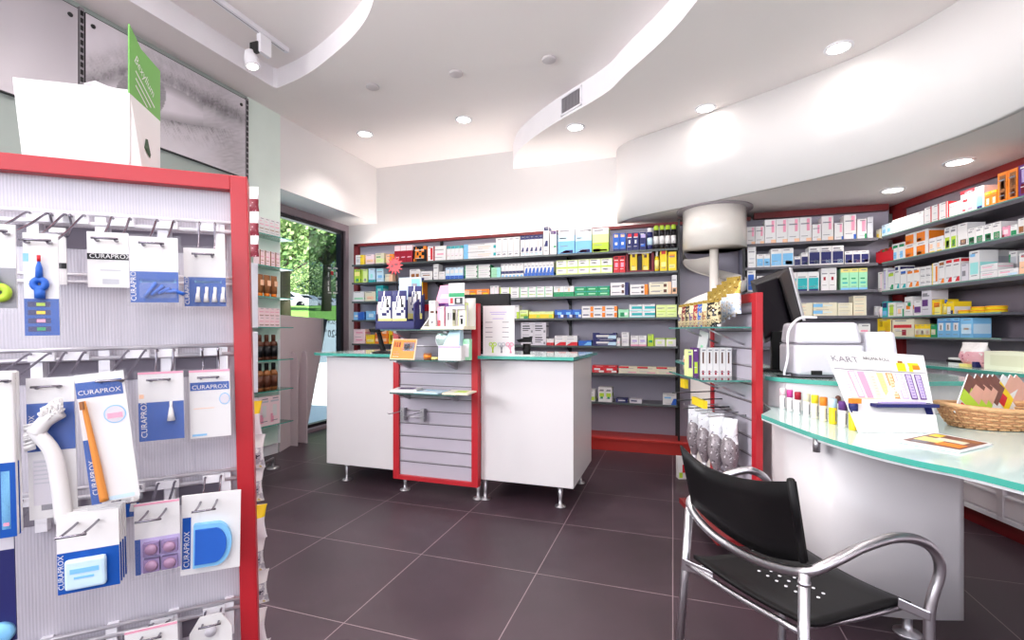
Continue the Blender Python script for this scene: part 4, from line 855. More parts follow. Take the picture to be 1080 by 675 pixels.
part('clip', MB().hexa([(-.05,-.02,.085),(.03,-.02,.085),(.03,.02,.085),(-.05,.02,.085)], [(-.07,-.02,.10),(.035,-.02,.125),(.035,.02,.125),(-.07,.02,.10)], BLKP), t, local=True)
solo('paper_slip', MB().box(-1.0,2.96,.966,-.86,3.04,.969,C('W')).box(-.97,2.98,.969,-.90,3.0,.9695,C('S')), 'white paper slip lying right of the price sheet', 'paper')

# ================================================================== SPIRAL CHUTE
CC = (.345, 4.585); CR = .262
IV = M('ivory_lacquer', (.95,.925,.895), .18, coat=.5)
t = thing('spiral_chute', (CC[0], CC[1], 0), 0, 'ivory spiral delivery chute with round drum below the soffit', 'spiral chute')
part('drum', MB().lathe([(CR,1.85),(CR,SOF-.001),(CR-.01,SOF-.001),(CR-.01,1.85)], IV, (CC[0],CC[1],0), 48), t)
part('ceiling_ring', MB().lathe([(CR+.05,SOF-.012),(CR+.05,SOF-.001)], M('grey_ring', (.62,.58,.60), .5), (CC[0],CC[1],0), 48), t)
part('pole', MB().lathe([(.038,.7),(.038,2.1)], IV, (CC[0],CC[1],0), 20), t)
def helix(z_top, turns, pitch, a0):   # descends clockwise seen from above
    mbr = MB(); n = int(40*turns); vf = []; ff = []; vr = []; fr = []
    for i in range(n+1):
        a = a0 - 2*math.pi*turns*i/n; z = z_top - pitch*turns*i/n
        for r, dz in ((.036, .02), (.15, .0), (CR-.012, .0)): vf.append((CC[0]+r*math.cos(a), CC[1]+r*math.sin(a), z+dz))
        for r, dz in ((CR-.012,-.012),(CR,-.012),(CR,.075),(CR-.012,.075)): vr.append((CC[0]+r*math.cos(a), CC[1]+r*math.sin(a), z+dz))
    for i in range(n):
        k = 3*i; ff += [(k,k+1,k+4,k+3),(k+1,k+2,k+5,k+4)]
        k = 4*i; fr += [(k,k+4,k+5,k+1),(k+1,k+5,k+6,k+2),(k+2,k+6,k+7,k+3),(k+3,k+7,k+4,k)]
    return vf, ff, vr, fr
vf, ff, vr, fr = helix(1.77, 2.0, .49, math.radians(185)); 
# runs clockwise seen from above: mirror the angle so that it descends towards the left front
def mir(v): return [(x, y, z) for x, y, z in v]
part('slide', MB().add(mir(vf), ff, IV, True), t)
part('slide_rim', MB().add(mir(vr), fr, IV, True), t)

# ================================================================== FRONT DESK (upper and lower)
t = thing('reception_desk', (.8, 2.4, 0), 0, 'white curved reception desk with two tiers of pale glass tops', 'desk')
panel = catmull([(.455,2.62,0),(.455,2.47,0),(.465,2.26,0),(.52,2.08,0),(.618,2.02,0),(.80,2.035,0),(.96,2.08,0)], 6)
part('front_panel', MB().strip([(p.x,p.y) for p in panel], .115, .73, .02, LAMI), t)
def leg_at(x, y, zt): m = MB(); m.lathe([(.045,0),(.044,.008),(.016,.016),(.016,.05),(.022,zt)], ALU, (x,y,0), 20); return m
q = onz(957,668); part('leg', leg_at(q.x, q.y, .2), t, 'metal leg with round foot')
q = onz(815,662); part('leg', leg_at(.50, 2.16, .2), t, 'metal leg with round foot')
edge = [onz(*p, .75) for p in ((803,437),(835,449),(870,461),(920,475),(970,486.5),(1016,495.5),(1080,511))]
edge += [Vector((.90,1.33,.75)), Vector((1.05,1.12,.75)), Vector((1.3,1.0,.75))]
front = [(p.x,p.y) for p in catmull(edge, 5)]
low = front + [(1.62,1.15),(1.72,1.6),(1.62,2.2),(1.42,2.72),(.445,2.72),(.445,2.56)]
part('lower_glass_top', MB().prism(low, .732, .75, GLASSTOP, GEDGE), t)
part('under_shelf', MB().prism([(x*.985+.012, y+.03) if i < len(front) else (x, y) for i, (x, y) in enumerate(low)], .720, .7315, M('white_underlay', (.93,.93,.94), .5)), t)
up = [(p.x,p.y) for p in catmull([(.435,2.66,0),(.475,2.60,0),(.56,2.53,0),(.68,2.48,0),(.82,2.47,0),(.98,2.52,0),(1.13,2.62,0),(1.32,2.68,0)], 4)] + [(1.36,3.1),(.435,3.1)]
part('riser', MB().prism([(x+(.02 if x < .5 else 0), y+.03) for x, y in up[:-2]] + [(1.34,3.06),(.45,3.06)], .751, .88, LAMI), t)
part('upper_glass_top', MB().prism(up, .88, .90, GLASSTOP, GEDGE), t)
part('rear_panel', MB().box(.455,2.62,.12,.475,2.84,.73,LAMI).box(.455,2.84,.12,1.02,2.86,.73,LAMI), t)
mb = MB(); q = atd(843,452,2.1); 
part('support_pin', MB().lathe([(.012,.68),(.012,.732)], ALU, (.50,2.02,0)), t)
# rack beside the desk (side view)
n0 = atd(801, 400, 2.30); fp = atd(752, 400, 2.88)
d2 = Vector((n0.x-fp.x, n0.y-fp.y))
rk2, hw2, fw2 = slat_rack('slat_display_rack', 'red framed slat rack seen edge on beside the reception desk', (fp.x, fp.y), tuple(d2.normalized()), d2.length, 1.31, zb=.12, th=.034)
L2 = Line((fp.x, fp.y), tuple(d2.normalized())); W2_ = d2.length
def l2box(mb, a0, a1, o0, o1, z0, z1, mat):
    P = [L2.pt(a0,o0), L2.pt(a0,o1), L2.pt(a1,o1), L2.pt(a1,o0)]; u = Vector((0,0,1))
    return mb.hexa([p+u*z0 for p in P], [p+u*z1 for p in P], mat)
Z2 = (1.145, .885); DGE = M('mid_glass_edge', (.26,.50,.47), .2)
for z in Z2:
    m = l2box(MB(), .03, W2_-.02, .03, .27, z-.008, z, SHG); l2box(m, .03, W2_-.02, .269, .2705, z-.008, z, DGE); l2box(m, W2_-.0205, W2_-.019, .03, .27, z-.008, z, DGE)
    part('glass_shelf', m, rk2)
    for a in (.12, W2_-.12): part('bracket', MB().tube([L2.pt(a,.02,z-.09),L2.pt(a,.16,z-.03),L2.pt(a,.2,z-.010)], .005, STEEL, 6), rk2)
part('base_board', l2box(MB(), 0, W2_, .03, .20, .09, .12, REDD), rk2)
for a in (.08, W2_-.06):
    q = L2.pt(a, 0, 0); part('leg', (lambda m: (foot(m, q.x, q.y, .12), m)[1])(MB()), rk2)
for k in range(5): part('hook', MB().tube([L2.pt(.10+.09*k,.01,.70),L2.pt(.10+.09*k,.20,.69),L2.pt(.10+.09*k,.205,.705)], .003, STEEL, 6), rk2)
for k in range(3): part('long_hook', MB().tube([L2.pt(.06+.1*k,.01,.77-.03*k),L2.pt(.06+.1*k,.26,.76-.03*k)], .0035, BLACKM, 6), rk2)
# sweets bags on its top shelf
def bag(w_, h_, d_, mat, top=None):
    m = MB(); n = 9; rows = 9; v = []; f = []
    for j in range(rows):
        v_ = j/(rows-1); dd = d_*(math.sin(math.pi*min(1, v_*1.05+.05))**.6 if v_ < .9 else .12) * .5; ww = w_/2*(1-.12*math.sin(math.pi*v_))
        for i in range(n*2):
            a = 2*math.pi*i/(n*2); x = ww*math.copysign(abs(math.cos(a))**.7, math.cos(a)); y = dd*math.sin(a)
            k = .12*noise.noise(Vector((x*40, y*40, v_*5+w_*100)))
            v.append((x*(1+k*.3), y*(1+k*2), h_*v_))
    N_ = n*2
    for j in range(rows-1):
        for i in range(N_): f.append((j*N_+i, j*N_+(i+1) % N_, (j+1)*N_+(i+1) % N_, (j+1)*N_+i))
    half = [q for i, q in enumerate(f) if i//N_ < 5]; rest = [q for i, q in enumerate(f) if i//N_ >= 5]
    m.add(v, half, mat, True); m.add(v, rest, top or mat, True); m.add(v, [tuple(range(N_))[::-1], tuple(range((rows-1)*N_, rows*N_))], mat, True)
    return m
GOLD = mixmat('gold_foil', [(.35,.25,.12),(.72,.60,.28),(.92,.86,.58)], 55, .25, .5, .8); PALEF = mixmat('pale_foil', [(.60,.50,.30),(.90,.86,.68),(.95,.93,.88)], 45)
SKYF = mixmat('sky_foil', [(.45,.55,.75),(.80,.86,.93),(.93,.93,.95),(.70,.62,.40)], 60)
z = Z2[0]; cols = ('N','X','K','V','D','B','z','K')
for i in range(8):
    a = .05 + i*(W2_-.12)/7.0; q = L2.pt(a, .19, z+.001)
    g = thing('sweets_bag', q, L2.rot+.5, 'gold and %s sweets bag, %s from far end of upper glass shelf row' % ({'N':'navy','X':'maroon','K':'black','V':'violet','D':'crimson','B':'blue','z':'brown'}[cols[i]], ('first','second','third','fourth','fifth','sixth','seventh','nearest')[i]), 'sweets bag')
    part('bag', bag(.085,.125,.05, mixmat('foil_'+cols[i], [PAL[cols[i]], (.80,.74,.58), PAL[cols[i]], (.88,.86,.85)], 40), None if i % 3 else PALEF), g, local=True)
    part('seal_strip', MB().box(-.035,-.004,.12,.035,.004,.135,GOLD), g, local=True)
for i in range(5):
    a = W2_*.42 + i*.065; q = L2.pt(a, .09, z+.015+.012*i)
    g = thing('sweets_bag', q, L2.rot+.45, 'gold topped sky blue sweets bag hanging behind the row, %s from far end' % ('first','second','third','fourth','nearest')[i], 'sweets bag')
    part('bag', bag(.09,.16,.04, SKYF, GOLD), g, local=True)
    part('hanging_tab', MB().box(-.04,-.003,.155,.04,.003,.185,GOLD).tube([(0,.0,.17),(0,.08,.17)], .002, STEEL, 5), g, local=True)
# small white cartons on its lower shelf
me = product('box', .031, .15, .05, 'W|.35,.45,.6,.85,Z|.3,.05,.6,.2,D|.0,.0,.03,1,s')
for i in range(5):
    q = L2.pt(W2_-.22, .055+.033*i, Z2[1]+.0006); o = bpy.data.objects.new('slim_carton', me); COL.objects.link(o); o.location = q; o.rotation_euler = (0,0,TH)
    tag(o, 'slim white carton with brown print in the row on the lower glass shelf', 'carton', 'slim cartons on the lower glass shelf')
for i in range(2):
    o = bpy.data.objects.new('slim_carton', product('box', .027, .15-.01*i, .05, ('V|.2,.1,.8,.5,L','l|.2,.3,.8,.8,V')[i])); COL.objects.link(o); o.location = L2.pt(W2_-.22, .225+.030*i, Z2[1]+.0006); o.rotation_euler = (0,0,TH); tag(o, ('violet and green slim carton beside the white row','pale green slim carton at the end of the white row')[i], 'carton')
q = L2.pt(.10,.12,Z2[1]+.001); t = thing('leaflet_stand', q, L2.rot+.3, 'white leaning leaflet card with green print at the shelf end', 'card'); mb = MB(); m = Matrix.Rotation(.25,4,'Y'); mb.box(-.05,0,0,.03,.004,.24,C('W'),m); mb.box(-.02,-.001,.05,.0,0,.16,C('g'),m); part('card', mb, t, local=True)
# netted bags below
NET = mixmat('dark_snack_pieces', [(.20,.17,.19),(.52,.48,.50),(.90,.89,.90)], 80, .3, .1, .8)
WPL = mixmat('crinkled_white_plastic', [(.55,.53,.57),(.86,.86,.88),(.96,.96,.97)], 35, .25, 0, .8)
for i in range(6):
    a = .06 + .082*i; zt = .66; q = L2.pt(a, .13-.035*(i % 2), zt-.27)
    g = thing('snack_bag', q, L2.rot+.6, 'clear snack bag with white top hanging below glass shelves, %s from its far end' % ('first','second','third','fourth','fifth','nearest')[i], 'snack bag')
    part('contents', MB().lathe([(.003,-.025),(.014,.01),(.030,.05),(.043,.10),(.044,.14),(.036,.18),(.026,.20)], NET, (0,0,0), 12), g, local=True)
    part('bag_top', bag(.09,.125,.045, WPL), g, local=True).location = (0,0,.17)
    part('bag_tip', MB().lathe([(.002,-.045),(.010,-.01),(.014,.012)], WHITEM, (0,0,0), 10), g, local=True)
part('price_clip', l2box(MB(), .22, .40, .18, .20, .72, .76, C('Y')), rk2, 'yellow price strip'); part('price_clip', l2box(MB(), .02, .10, .18, .20, .79, .84, C('Y')), rk2, 'yellow price tag')
# counter beyond that rack
t = thing('service_counter', (.35,3.5,0), 0, 'white counter with glass top between the slat rack and spiral chute', 'counter')
part('body', MB().prism([(.235,3.17),(.125,3.82),(.62,3.90),(.60,3.30)], .115, .868, M('warm_white_laminate', (.92,.89,.87), .35)), t, bevel=.002)
part('glass_top', MB().prism([(.195,3.22),(.02,4.15),(.64,4.2),(.60,3.24)], .870, .890, GLASSTOP, GEDGE), t)
solo('paper_tray', MB().box(.08,3.95,.8905,.3,4.1,.93,C('W')).box(.08,3.93,.8905,.25,3.95,.91,C('R')), 'white paper tray with red edge on counter below the spiral chute', 'tray', bevel=.002)
q = onz(717, 505); t = thing('paper_bag', (q.x+.03, q.y+.03, 0), .3, 'small white paper bag with red print on the floor behind chair', 'bag')
part('bag', MB().hexa([(-.05,-.03,0),(.05,-.03,0),(.05,.03,0),(-.05,.03,0)], [(-.055,-.02,.17),(.05,-.02,.16),(.05,.02,.16),(-.055,.02,.17)], C('W')).box(-.02,-.032,.05,.03,-.027,.11,C('R')).box(-.045,-.032,.01,-.02,-.028,.05,C('L')), t, local=True)

# ================================================================== ON THE DESK
# monitor leaning, seen from behind
t = thing('computer_monitor', (.62, 2.80, .90), 0, 'large black monitor seen from behind on reception desk', 'monitor')
f_ = [atd(791,296,2.77), atd(831.5,282,2.90), atd(846,338,2.87), atd(806,362,2.75)]
bk = [p + Vector((.02,.045,0)) for p in f_]
part('screen_panel', MB().hexa(f_, bk, BLKP), t, bevel=.004)
part('side_edge', MB().hexa([f_[1]+Vector((.001,-.003,0)), f_[1]+Vector((.010,.0,0)), f_[2]+Vector((.010,0,0)), f_[2]+Vector((.001,-.003,0))], [bk[1]+Vector((.001,0,0)), bk[1]+Vector((.010,0,0)), bk[2]+Vector((.010,0,0)), bk[2]+Vector((.001,0,0))], WHITEM), t, 'white side edge')
g_ = [atd(797,300,2.67), atd(820,292,2.75), atd(833,345,2.73), atd(806,358,2.65)]
part('rear_shell', MB().hexa(g_, f_, M('black_plastic_satin', (.10,.085,.11), .35)), t, bevel=.008)
part('rib', MB().hexa([atd(822,293,2.735),atd(824,292.5,2.75),atd(839,342,2.73),atd(836,343,2.72)], [atd(822,293,2.81),atd(824,292.5,2.82),atd(839,342,2.80),atd(836,343,2.79)], BLACKM), t)
part('stand', MB().prism([(.52,2.97),(.60,2.97),(.60,3.02),(.52,3.02)], .91, 1.12, BLKP).prism([(.45,2.90),(.66,2.90),(.66,3.07),(.45,3.07)], .901, .913, BLKP), t, bevel=.004)
# white printer / till
P0 = onz(834, 397, .90)
t = thing('receipt_printer', (P0.x+.2, P0.y+.15, .90), 0, 'white receipt printer standing on the upper desk tier', 'printer')
A1 = Vector((.70,2.53)); ux = Vector((math.cos(.20), math.sin(.20))); uy = Vector((-ux.y, ux.x))
def pb(mb, a0, a1, b0, b1, z0, z1, mat, tin=0):
    lo_ = [A1+ux*a+uy*b_ for a, b_ in ((a0,b0),(a1,b0),(a1,b1),(a0,b1))]; hi_ = [A1+ux*a+uy*b_ for a, b_ in ((a0+tin,b0+tin*1.5),(a1-tin,b0+tin*1.5),(a1-tin,b1),(a0+tin,b1))]
    return mb.hexa([(p.x,p.y,z0) for p in lo_], [(p.x,p.y,z1) for p in hi_], mat)
A1 = Vector((.565,2.605))
PW = M('printer_white', (.86,.85,.88), .3)
part('body', pb(MB(), 0, .30, 0, .21, .915, 1.06, PW), t, bevel=.014)
part('cover', pb(MB(), .005, .295, .005, .21, 1.063, 1.165, PW, .012), t, bevel=.016)
part('side_unit', pb(MB(), .305, .46, .01, .20, .93, 1.12, PW, .012), t, bevel=.014)
part('seam', pb(MB(), .003, .297, .003, .205, 1.0595, 1.0635, M('seam_grey', (.6,.58,.62), .5)), t)
part('slot', pb(MB(), .06, .11, -.003, .0, .915, .935, BLACKM), t, bevel=.002)
part('base', pb(MB(), .02, .44, .02, .19, .901, .93, M('base_grey', (.5,.48,.52), .5)), t)
cb = [(A1.x-.01,A1.y+.10,.905),(A1.x-.05,A1.y+.03,.91),(A1.x-.035,A1.y+.03,1.0),(A1.x-.03,A1.y+.04,1.12),(A1.x+.02,A1.y+.06,1.185),(A1.x+.10,A1.y+.08,1.19)]
solo('white_cable', MB().tube(catmull(cb, 6), .006, WHITEM), 'white cable looping up beside the printer', 'cable')
solo('black_cable', MB().tube(catmull([(A1.x-.08,A1.y+.05,.905),(A1.x-.02,A1.y-.02,.905),(A1.x+.06,A1.y-.03,.905),(A1.x+.14,A1.y-.02,.905)], 6), .004, BLKP), 'black cable lying in front of the printer base', 'cable')
# KART display
BLc, BRc, TLc, TRc = onz(906,456.5,.7512), onz(990,456.5,.7512), atd(869,368,1.97), atd(974,375,1.92)
t = thing('sample_display', (BLc+BRc)/2, math.atan2((BRc-BLc).y, (BRc-BLc).x), 'white cardboard tester display with purple labels and KART heading', 'display stand')
bn = (BRc-BLc).cross(TLc-BLc).normalized()
if bn.dot(Vector((0,0,CAMH))-BLc) < 0: bn = -bn
def bp3(u, v, off=0.0): return BLc.lerp(BRc,u).lerp(TLc.lerp(TRc,u),v)+bn*off
def onboard(mb, u0, v0, u1, v1, c_, off=.0008, sk=0): mb.add([bp3(u0,v0,off),bp3(u1,v0,off),bp3(u1+sk,v1,off),bp3(u0+sk,v1,off)], [(0,1,2,3)], C(c_))
part('back_board', MB().hexa([bp3(0,0,-.004),bp3(1,0,-.004),bp3(1,0),bp3(0,0)], [bp3(0,1,-.004),bp3(1,1,-.004),bp3(1,1),bp3(0,1)], C('W')), t)
mb = MB(); GRY = M('letter_grey', (.50,.48,.52), .6)
bu = (TRc-TLc).normalized(); bv = (TLc-BLc).normalized()
def tm(u, v): P = bp3(u, v, .0016); return Matrix(((bu.x,bv.x,bn.x,P.x),(bu.y,bv.y,bn.y,P.y),(bu.z,bv.z,bn.z,P.z),(0,0,0,1)))
text(mb, 'KART', .041, GRY, tm(.03,.84)); part('lettering', mb, t)
mb = MB(); text(mb, 'AROMA ROLL', .022, M('letter_dark', (.12,.10,.13), .6), tm(.37,.885), squash=.72); part('lettering', mb, t)
mb = MB()
onboard(mb,.36,.83,.68,.836,'s'); onboard(mb,.42,.80,.6,.806,'s'); onboard(mb,.04,.80,.26,.805,'s'); onboard(mb,.02,.742,.99,.754,'S')
onboard(mb,.70,.76,.79,.87,'Y'); onboard(mb,.72,.87,.77,.90,'z'); onboard(mb,.82,.76,.86,.81,'Y'); onboard(mb,.83,.80,.94,.88,'Y',.0012,-.02); onboard(mb,.86,.79,.93,.85,'O',.0016)
lc = ['p','p','P','C','y','H','E','v','v']; oc = ['p','P','P','C','H','O','v','V','V']
for i in range(9):
    u = .07+i*.100
    onboard(mb,u,.40,u+.072,.725,oc[i],.0010,-.015); onboard(mb,u+.010,.415,u+.062,.715,lc[i],.0015,-.015)
    for k in range(7): onboard(mb,u+.020,.44+.036*k,u+.048,.446+.036*k,('S' if oc[i] in 'pCE' else oc[i]),.002,-.001)
onboard(mb,.08,.385,.50,.395,'H',.0018)
part('label_chart', mb, t)
up_ = Vector((0,0,1)); fw_ = Vector((bn.x,bn.y,0)).normalized()
def shelfbox(u0,u1,v,dp,h_,c_,mb=None):
    mb = mb or MB(); a, b_ = bp3(u0,v,.001), bp3(u1,v,.001); b_ = Vector((b_.x,b_.y,a.z)); return mb.hexa([a, b_, b_+fw_*dp, a+fw_*dp], [a+up_*h_, b_+up_*h_, b_+fw_*dp+up_*h_, a+fw_*dp+up_*h_], C(c_))
part('tester_shelf', shelfbox(.26,.97,.30,.035,.012,'N'), t, 'navy tester shelf'); part('tester_row', shelfbox(.36,.86,.335,.022,.008,'v'), t, 'lavender tester strip')
part('edge_stripe', (lambda m: (onboard(m,.90,.14,.985,.36,'N',.0022,-.02), m)[1])(MB()), t, 'navy corner stripe')
part('orange_tab', shelfbox(.02,.13,.33,.02,.018,'O'), t, 'orange tab')
part('front_fold', MB().add([bp3(0,0,.001),bp3(1,0,.001),bp3(.98,.22,.001)+fw_*.01,bp3(.0,.24,.001)+fw_*.012], [(0,1,2,3)], C('W')), t)
part('rear_strut', MB().hexa([bp3(.62,0,-.005),bp3(.9,0,-.005),bp3(.9,0,-.15),bp3(.62,0,-.15)][::-1] if False else [Vector((p.x,p.y,.7512)) for p in (bp3(.70,0,-.006),bp3(.98,0,-.006),bp3(.98,0,-.006)-fw_*.10,bp3(.70,0,-.006)-fw_*.10)], [bp3(.70,.5,-.006),bp3(.98,.5,-.006),bp3(.98,.5,-.010),bp3(.70,.5,-.010)], C('W')), t)
# roll-on bottles in the front row
pxs = [(825.5,431.5),(833,434),(841.5,437),(851,439.5),(859.5,441.5),(868.5,444.5),(878.5,447),(889,450.5),(900,453.5)]
bases = ['W','W','W','W','C','C','Y','W','Y']; caps = ['p','P','D','C','Y','O','a','V','N']
cn = {'p':'pale pink','P':'magenta','D':'raspberry','C':'cream','Y':'yellow','O':'orange','a':'pale blue','V':'violet','N':'navy'}
for i, (x, y) in enumerate(pxs):
    q = onz(x, y, .75); r = .0125 + .0003*i
    g = thing('roll_on_bottle', q + Vector((0,0,.0005)), 0, '%s capped roll-on bottle in the front row of testers on glass desk' % cn[caps[i]], 'bottle')
    part('bottle', MB().lathe([(r*.95,0),(r,.003),(r,.066)], C(bases[i]), (0,0,0), 14), g, local=True)
    part('cap', MB().lathe([(r*1.03,.066),(r*1.03,.097),(r*.9,.100),(.001,.100)], C(caps[i]) if caps[i] != 'P' else M('magenta_cap', (.80,.25,.58), .4), (0,0,0), 14), g, local=True)
    part('script', MB().box(-.002,-r-.0008,.012,.002,-r-.0001,.055,C('S')), g, local=True).rotation_euler = (0,0,.45)
for i, (x, y, b_, c_) in enumerate(((884,437,'W','Z'),(896,436,'W','O'),(906,440,'W','N'))):
    q = onz(x, y, .75); g = thing('roll_on_bottle', q, 0, '%s capped roll-on bottle standing behind the front tester row' % {'Z':'brown','O':'orange','N':'navy'}[c_], 'bottle')
    part('bottle', MB().lathe([(.010,0),(.010,.05)], C(b_), (0,0,0), 14), g, local=True); part('cap', MB().lathe([(.0105,.05),(.0105,.078),(.004,.084)], C(c_), (0,0,0), 14), g, local=True)
# wicker basket with leaflets
bc0 = onz(1040, 445, .75); rot = math.atan2(RY, RX)-.05
WK = M('wicker', (.70,.50,.34), .6, var=.25, scale=60, bump=.3); WK2 = M('wicker_light', (.80,.62,.44), .6, var=.25, scale=60)
LB, SB, HB = .185, .115, .072
bcen = atd(1047, 420, 1.86); bcen.z = .7505
t = thing('wicker_basket', bcen, rot, 'oval wicker basket of leaflets at the right of the glass desk', 'basket')
for ring in range(9):
    u = ring/8; k = .78+.24*u**.7; z = .006+HB*u
    pts = []
    for i in range(96):
        a = 2*math.pi*i/96; wob = .0035*math.cos(24*a + math.pi*(ring % 2)); pts.append(((LB*k+wob)*math.cos(a), (SB*k+wob)*math.sin(a), z+.012*(math.cos(a)**2)*u))
    if ring == 0: mbw = MB()
    mbw.tube(pts, .0052 if ring < 8 else .009, WK if ring % 2 else WK2, 6, True)
part('weave', mbw, t, local=True)
mb = MB()
for i in range(48):
    a = 2*math.pi*i/48; mb.tube([((LB*(.78+.24*u**.7))*math.cos(a), (SB*(.78+.24*u**.7))*math.sin(a), .004+HB*u) for u in (0,.35,.7,1)], .004, WK, 5)
part('stakes', mb, t, local=True)
part('base', MB().prism([(LB*.76*math.cos(2*math.pi*i/32), SB*.76*math.sin(2*math.pi*i/32)) for i in range(32)], .001, .008, WK), t, local=True)
bm4 = Matrix.Translation(bcen) @ Matrix.Rotation(rot,4,'Z')
specs = [(-.125,-.01,.42,'skin'),(-.088,.00,.42,'skin2'),(-.055,.005,.42,'skin2'),(-.025,.01,.46,'plain'),(.0,.01,.5,'plain'),(.045,.0,.55,'lime'),(.08,.02,.7,'pinkp'),(.11,.03,.75,'pinkp')]
SKIN = M('photo_skin', (.88,.66,.58), .4, var=.1, scale=20); SKD = M('photo_brown', (.48,.30,.26), .4, var=.3, scale=30)
lb = ['foremost leaflet with lime corner standing in basket', 'brown and pink leaflet second in the basket', 'brown and pink leaflet third in the basket', 'white edged leaflet fourth in the basket', 'white edged leaflet fifth in the basket', 'white leaflet with yellow and red print in the basket', 'pink edged leaflet sixth from left in the basket', 'pink edged leaflet rightmost in the basket']
for i, (x, y, tl_, kd) in enumerate(specs):
    m = bm4 @ Matrix.Translation((x-.015, -.035+.012*i, .038)) @ Matrix.Rotation(.58+.02*i,4,'Y') @ Matrix.Rotation(math.radians(-16),4,'X') @ Matrix.Rotation(.15,4,'Z')
    mb = MB(); w_, h_ = .092, .175
    mb.box(-w_/2,0,0,w_/2,.004,h_,C('W'),m)
    if kd.startswith('skin'):
        mb.add([(-w_/2,-.001,h_*.5),(w_/2,-.001,h_*.5),(w_/2,-.001,h_),(-w_/2,-.001,h_)], [(0,1,2,3)], SKD, False, m); mb.add([(-.02,-.0015,h_*.42),(w_/2,-.0015,h_*.42),(w_/2,-.0015,h_*.9),(.0,-.0015,h_*.9)], [(0,1,2,3)], SKIN, False, m)
        mb.add([(-w_/2,-.002,h_*.34),(w_/2,-.002,h_*.26),(w_/2,-.002,h_*.52),(-w_/2,-.002,h_*.62)], [(0,1,2,3)], C('L'), False, m); mb.add([(-w_/2+.01,-.0025,.030),(-.01,-.0025,.030),(-.012,-.0025,.052),(-w_/2+.012,-.0025,.052)], [(0,1,2,3)], C('R'), False, m)
    elif kd == 'lime': mb.add([(-w_/2,-.001,h_*.4),(w_/2,-.001,h_*.3),(w_/2,-.001,h_*.7),(-w_/2,-.001,h_*.8)], [(0,1,2,3)], C('Y'), False, m); mb.add([(-.02,-.002,h_*.35),(.02,-.002,h_*.35),(.015,-.002,h_*.6),(-.015,-.002,h_*.6)], [(0,1,2,3)], C('R'), False, m)
    else: mb.add([(-w_/2,-.001,h_*.5),(w_/2,-.001,h_*.5),(w_/2,-.001,h_),(-w_/2,-.001,h_)], [(0,1,2,3)], SKIN if kd == 'pinkp' else SKD, False, m)
    solo('leaflet', mb, lb[i], 'leaflet')
m = bm4 @ Matrix.Translation((.10,-.07,.070)) @ Matrix.Rotation(-.25,4,'Y') @ Matrix.Rotation(-.5,4,'X') @ Matrix.Rotation(.25,4,'Z')
mb = MB(); mb.prism([(-.09,-.02),(-.06,-.045),(.11,-.04),(.13,.06),(-.02,.05)], 0, .004, C('g'), mtx=m); mb.prism([(.0,.0),(.03,.0),(.035,.02),(.0,.02)], .004, .005, C('A'), mtx=m); mb.prism([(-.06,-.03),(.10,-.03),(.10,-.02),(-.05,-.02)], .004, .005, C('l'), mtx=m)
solo('leaflet', mb, 'mint green leaflet lying across the basket rim', 'leaflet')
# magazine lying on the glass
cs = [onz(*p, .7515) for p in ((944,466),(985,457.5),(1047,469.5),(1012,478))]
mb = MB(); mb.hexa([v for v in cs], [v+Vector((0,0,.005)) for v in cs], C('W')); c0 = sum(cs, Vector())/4+Vector((0,0,.0052))
def mq(k0, k1, l0, l1, mat, dz=0):
    bl = lambda u, v: (cs[0]*(1-u)*(1-v)+cs[3]*u*(1-v)+cs[2]*u*v+cs[1]*(1-u)*v)+Vector((0,0,.0056+dz))
    mb.quad(bl(k0,l0), bl(k1,l0), bl(k1,l1), bl(k0,l1), mat)
mq(.05,.95,.12,.95,SKD); mq(.1,.5,.3,.6,C('y'),.0004); mq(.5,.9,.2,.45,C('O'),.0003); mq(.3,.8,.5,.7,C('C'),.0005); mq(.6,.9,.7,.9,C('z'),.0004); mq(.1,.3,.7,.9,C('Y'),.0004); mq(.15,.4,.15,.28,C('S'),.0004)
solo('magazine', mb, 'glossy brown and yellow leaflet lying flat on the glass desk', 'magazine')

# things on the right cabinet
ql = RW.pt(CL.at(1005,370)[0]-.02, .06, .906)
t = thing('gift_bag', ql, RW.rot, 'pink patterned plastic bag of small items on the side cabinet', 'bag')
part('bag', bag(.18,.15,.12, mixmat('pink_pattern', [(.70,.35,.45),(.92,.68,.72),(.95,.90,.90)], 45, .35, 0, .5), M('white_pattern', (.92,.90,.90), .35, var=.2, scale=50)), t, local=True)
part('packets', MB().box(-.12,-.06,.0,-.02,-.02,.022,C('W')).box(-.13,-.065,.022,-.03,-.02,.038,C('K')).box(-.12,-.06,.038,-.03,-.02,.052,C('W')).box(-.02,-.075,0,.035,-.03,.02,C('y')).box(.04,-.05,0,.07,-.02,.035,C('N')), t, local=True, bevel=.003)
a0 = CL.at(1026,380)[0]; 
mb = rwbox(MB(), a0, a0+.55, .0, .14, .906, 1.01, M('cream_card', (.94,.94,.84), .5)); rwbox(mb, a0+.04, a0+.30, .14, .1405, .93, .99, M('cream_print', (.90,.90,.78), .5))
solo('long_box', mb, 'long plain cream box on the side cabinet worktop', 'box', bevel=.002)

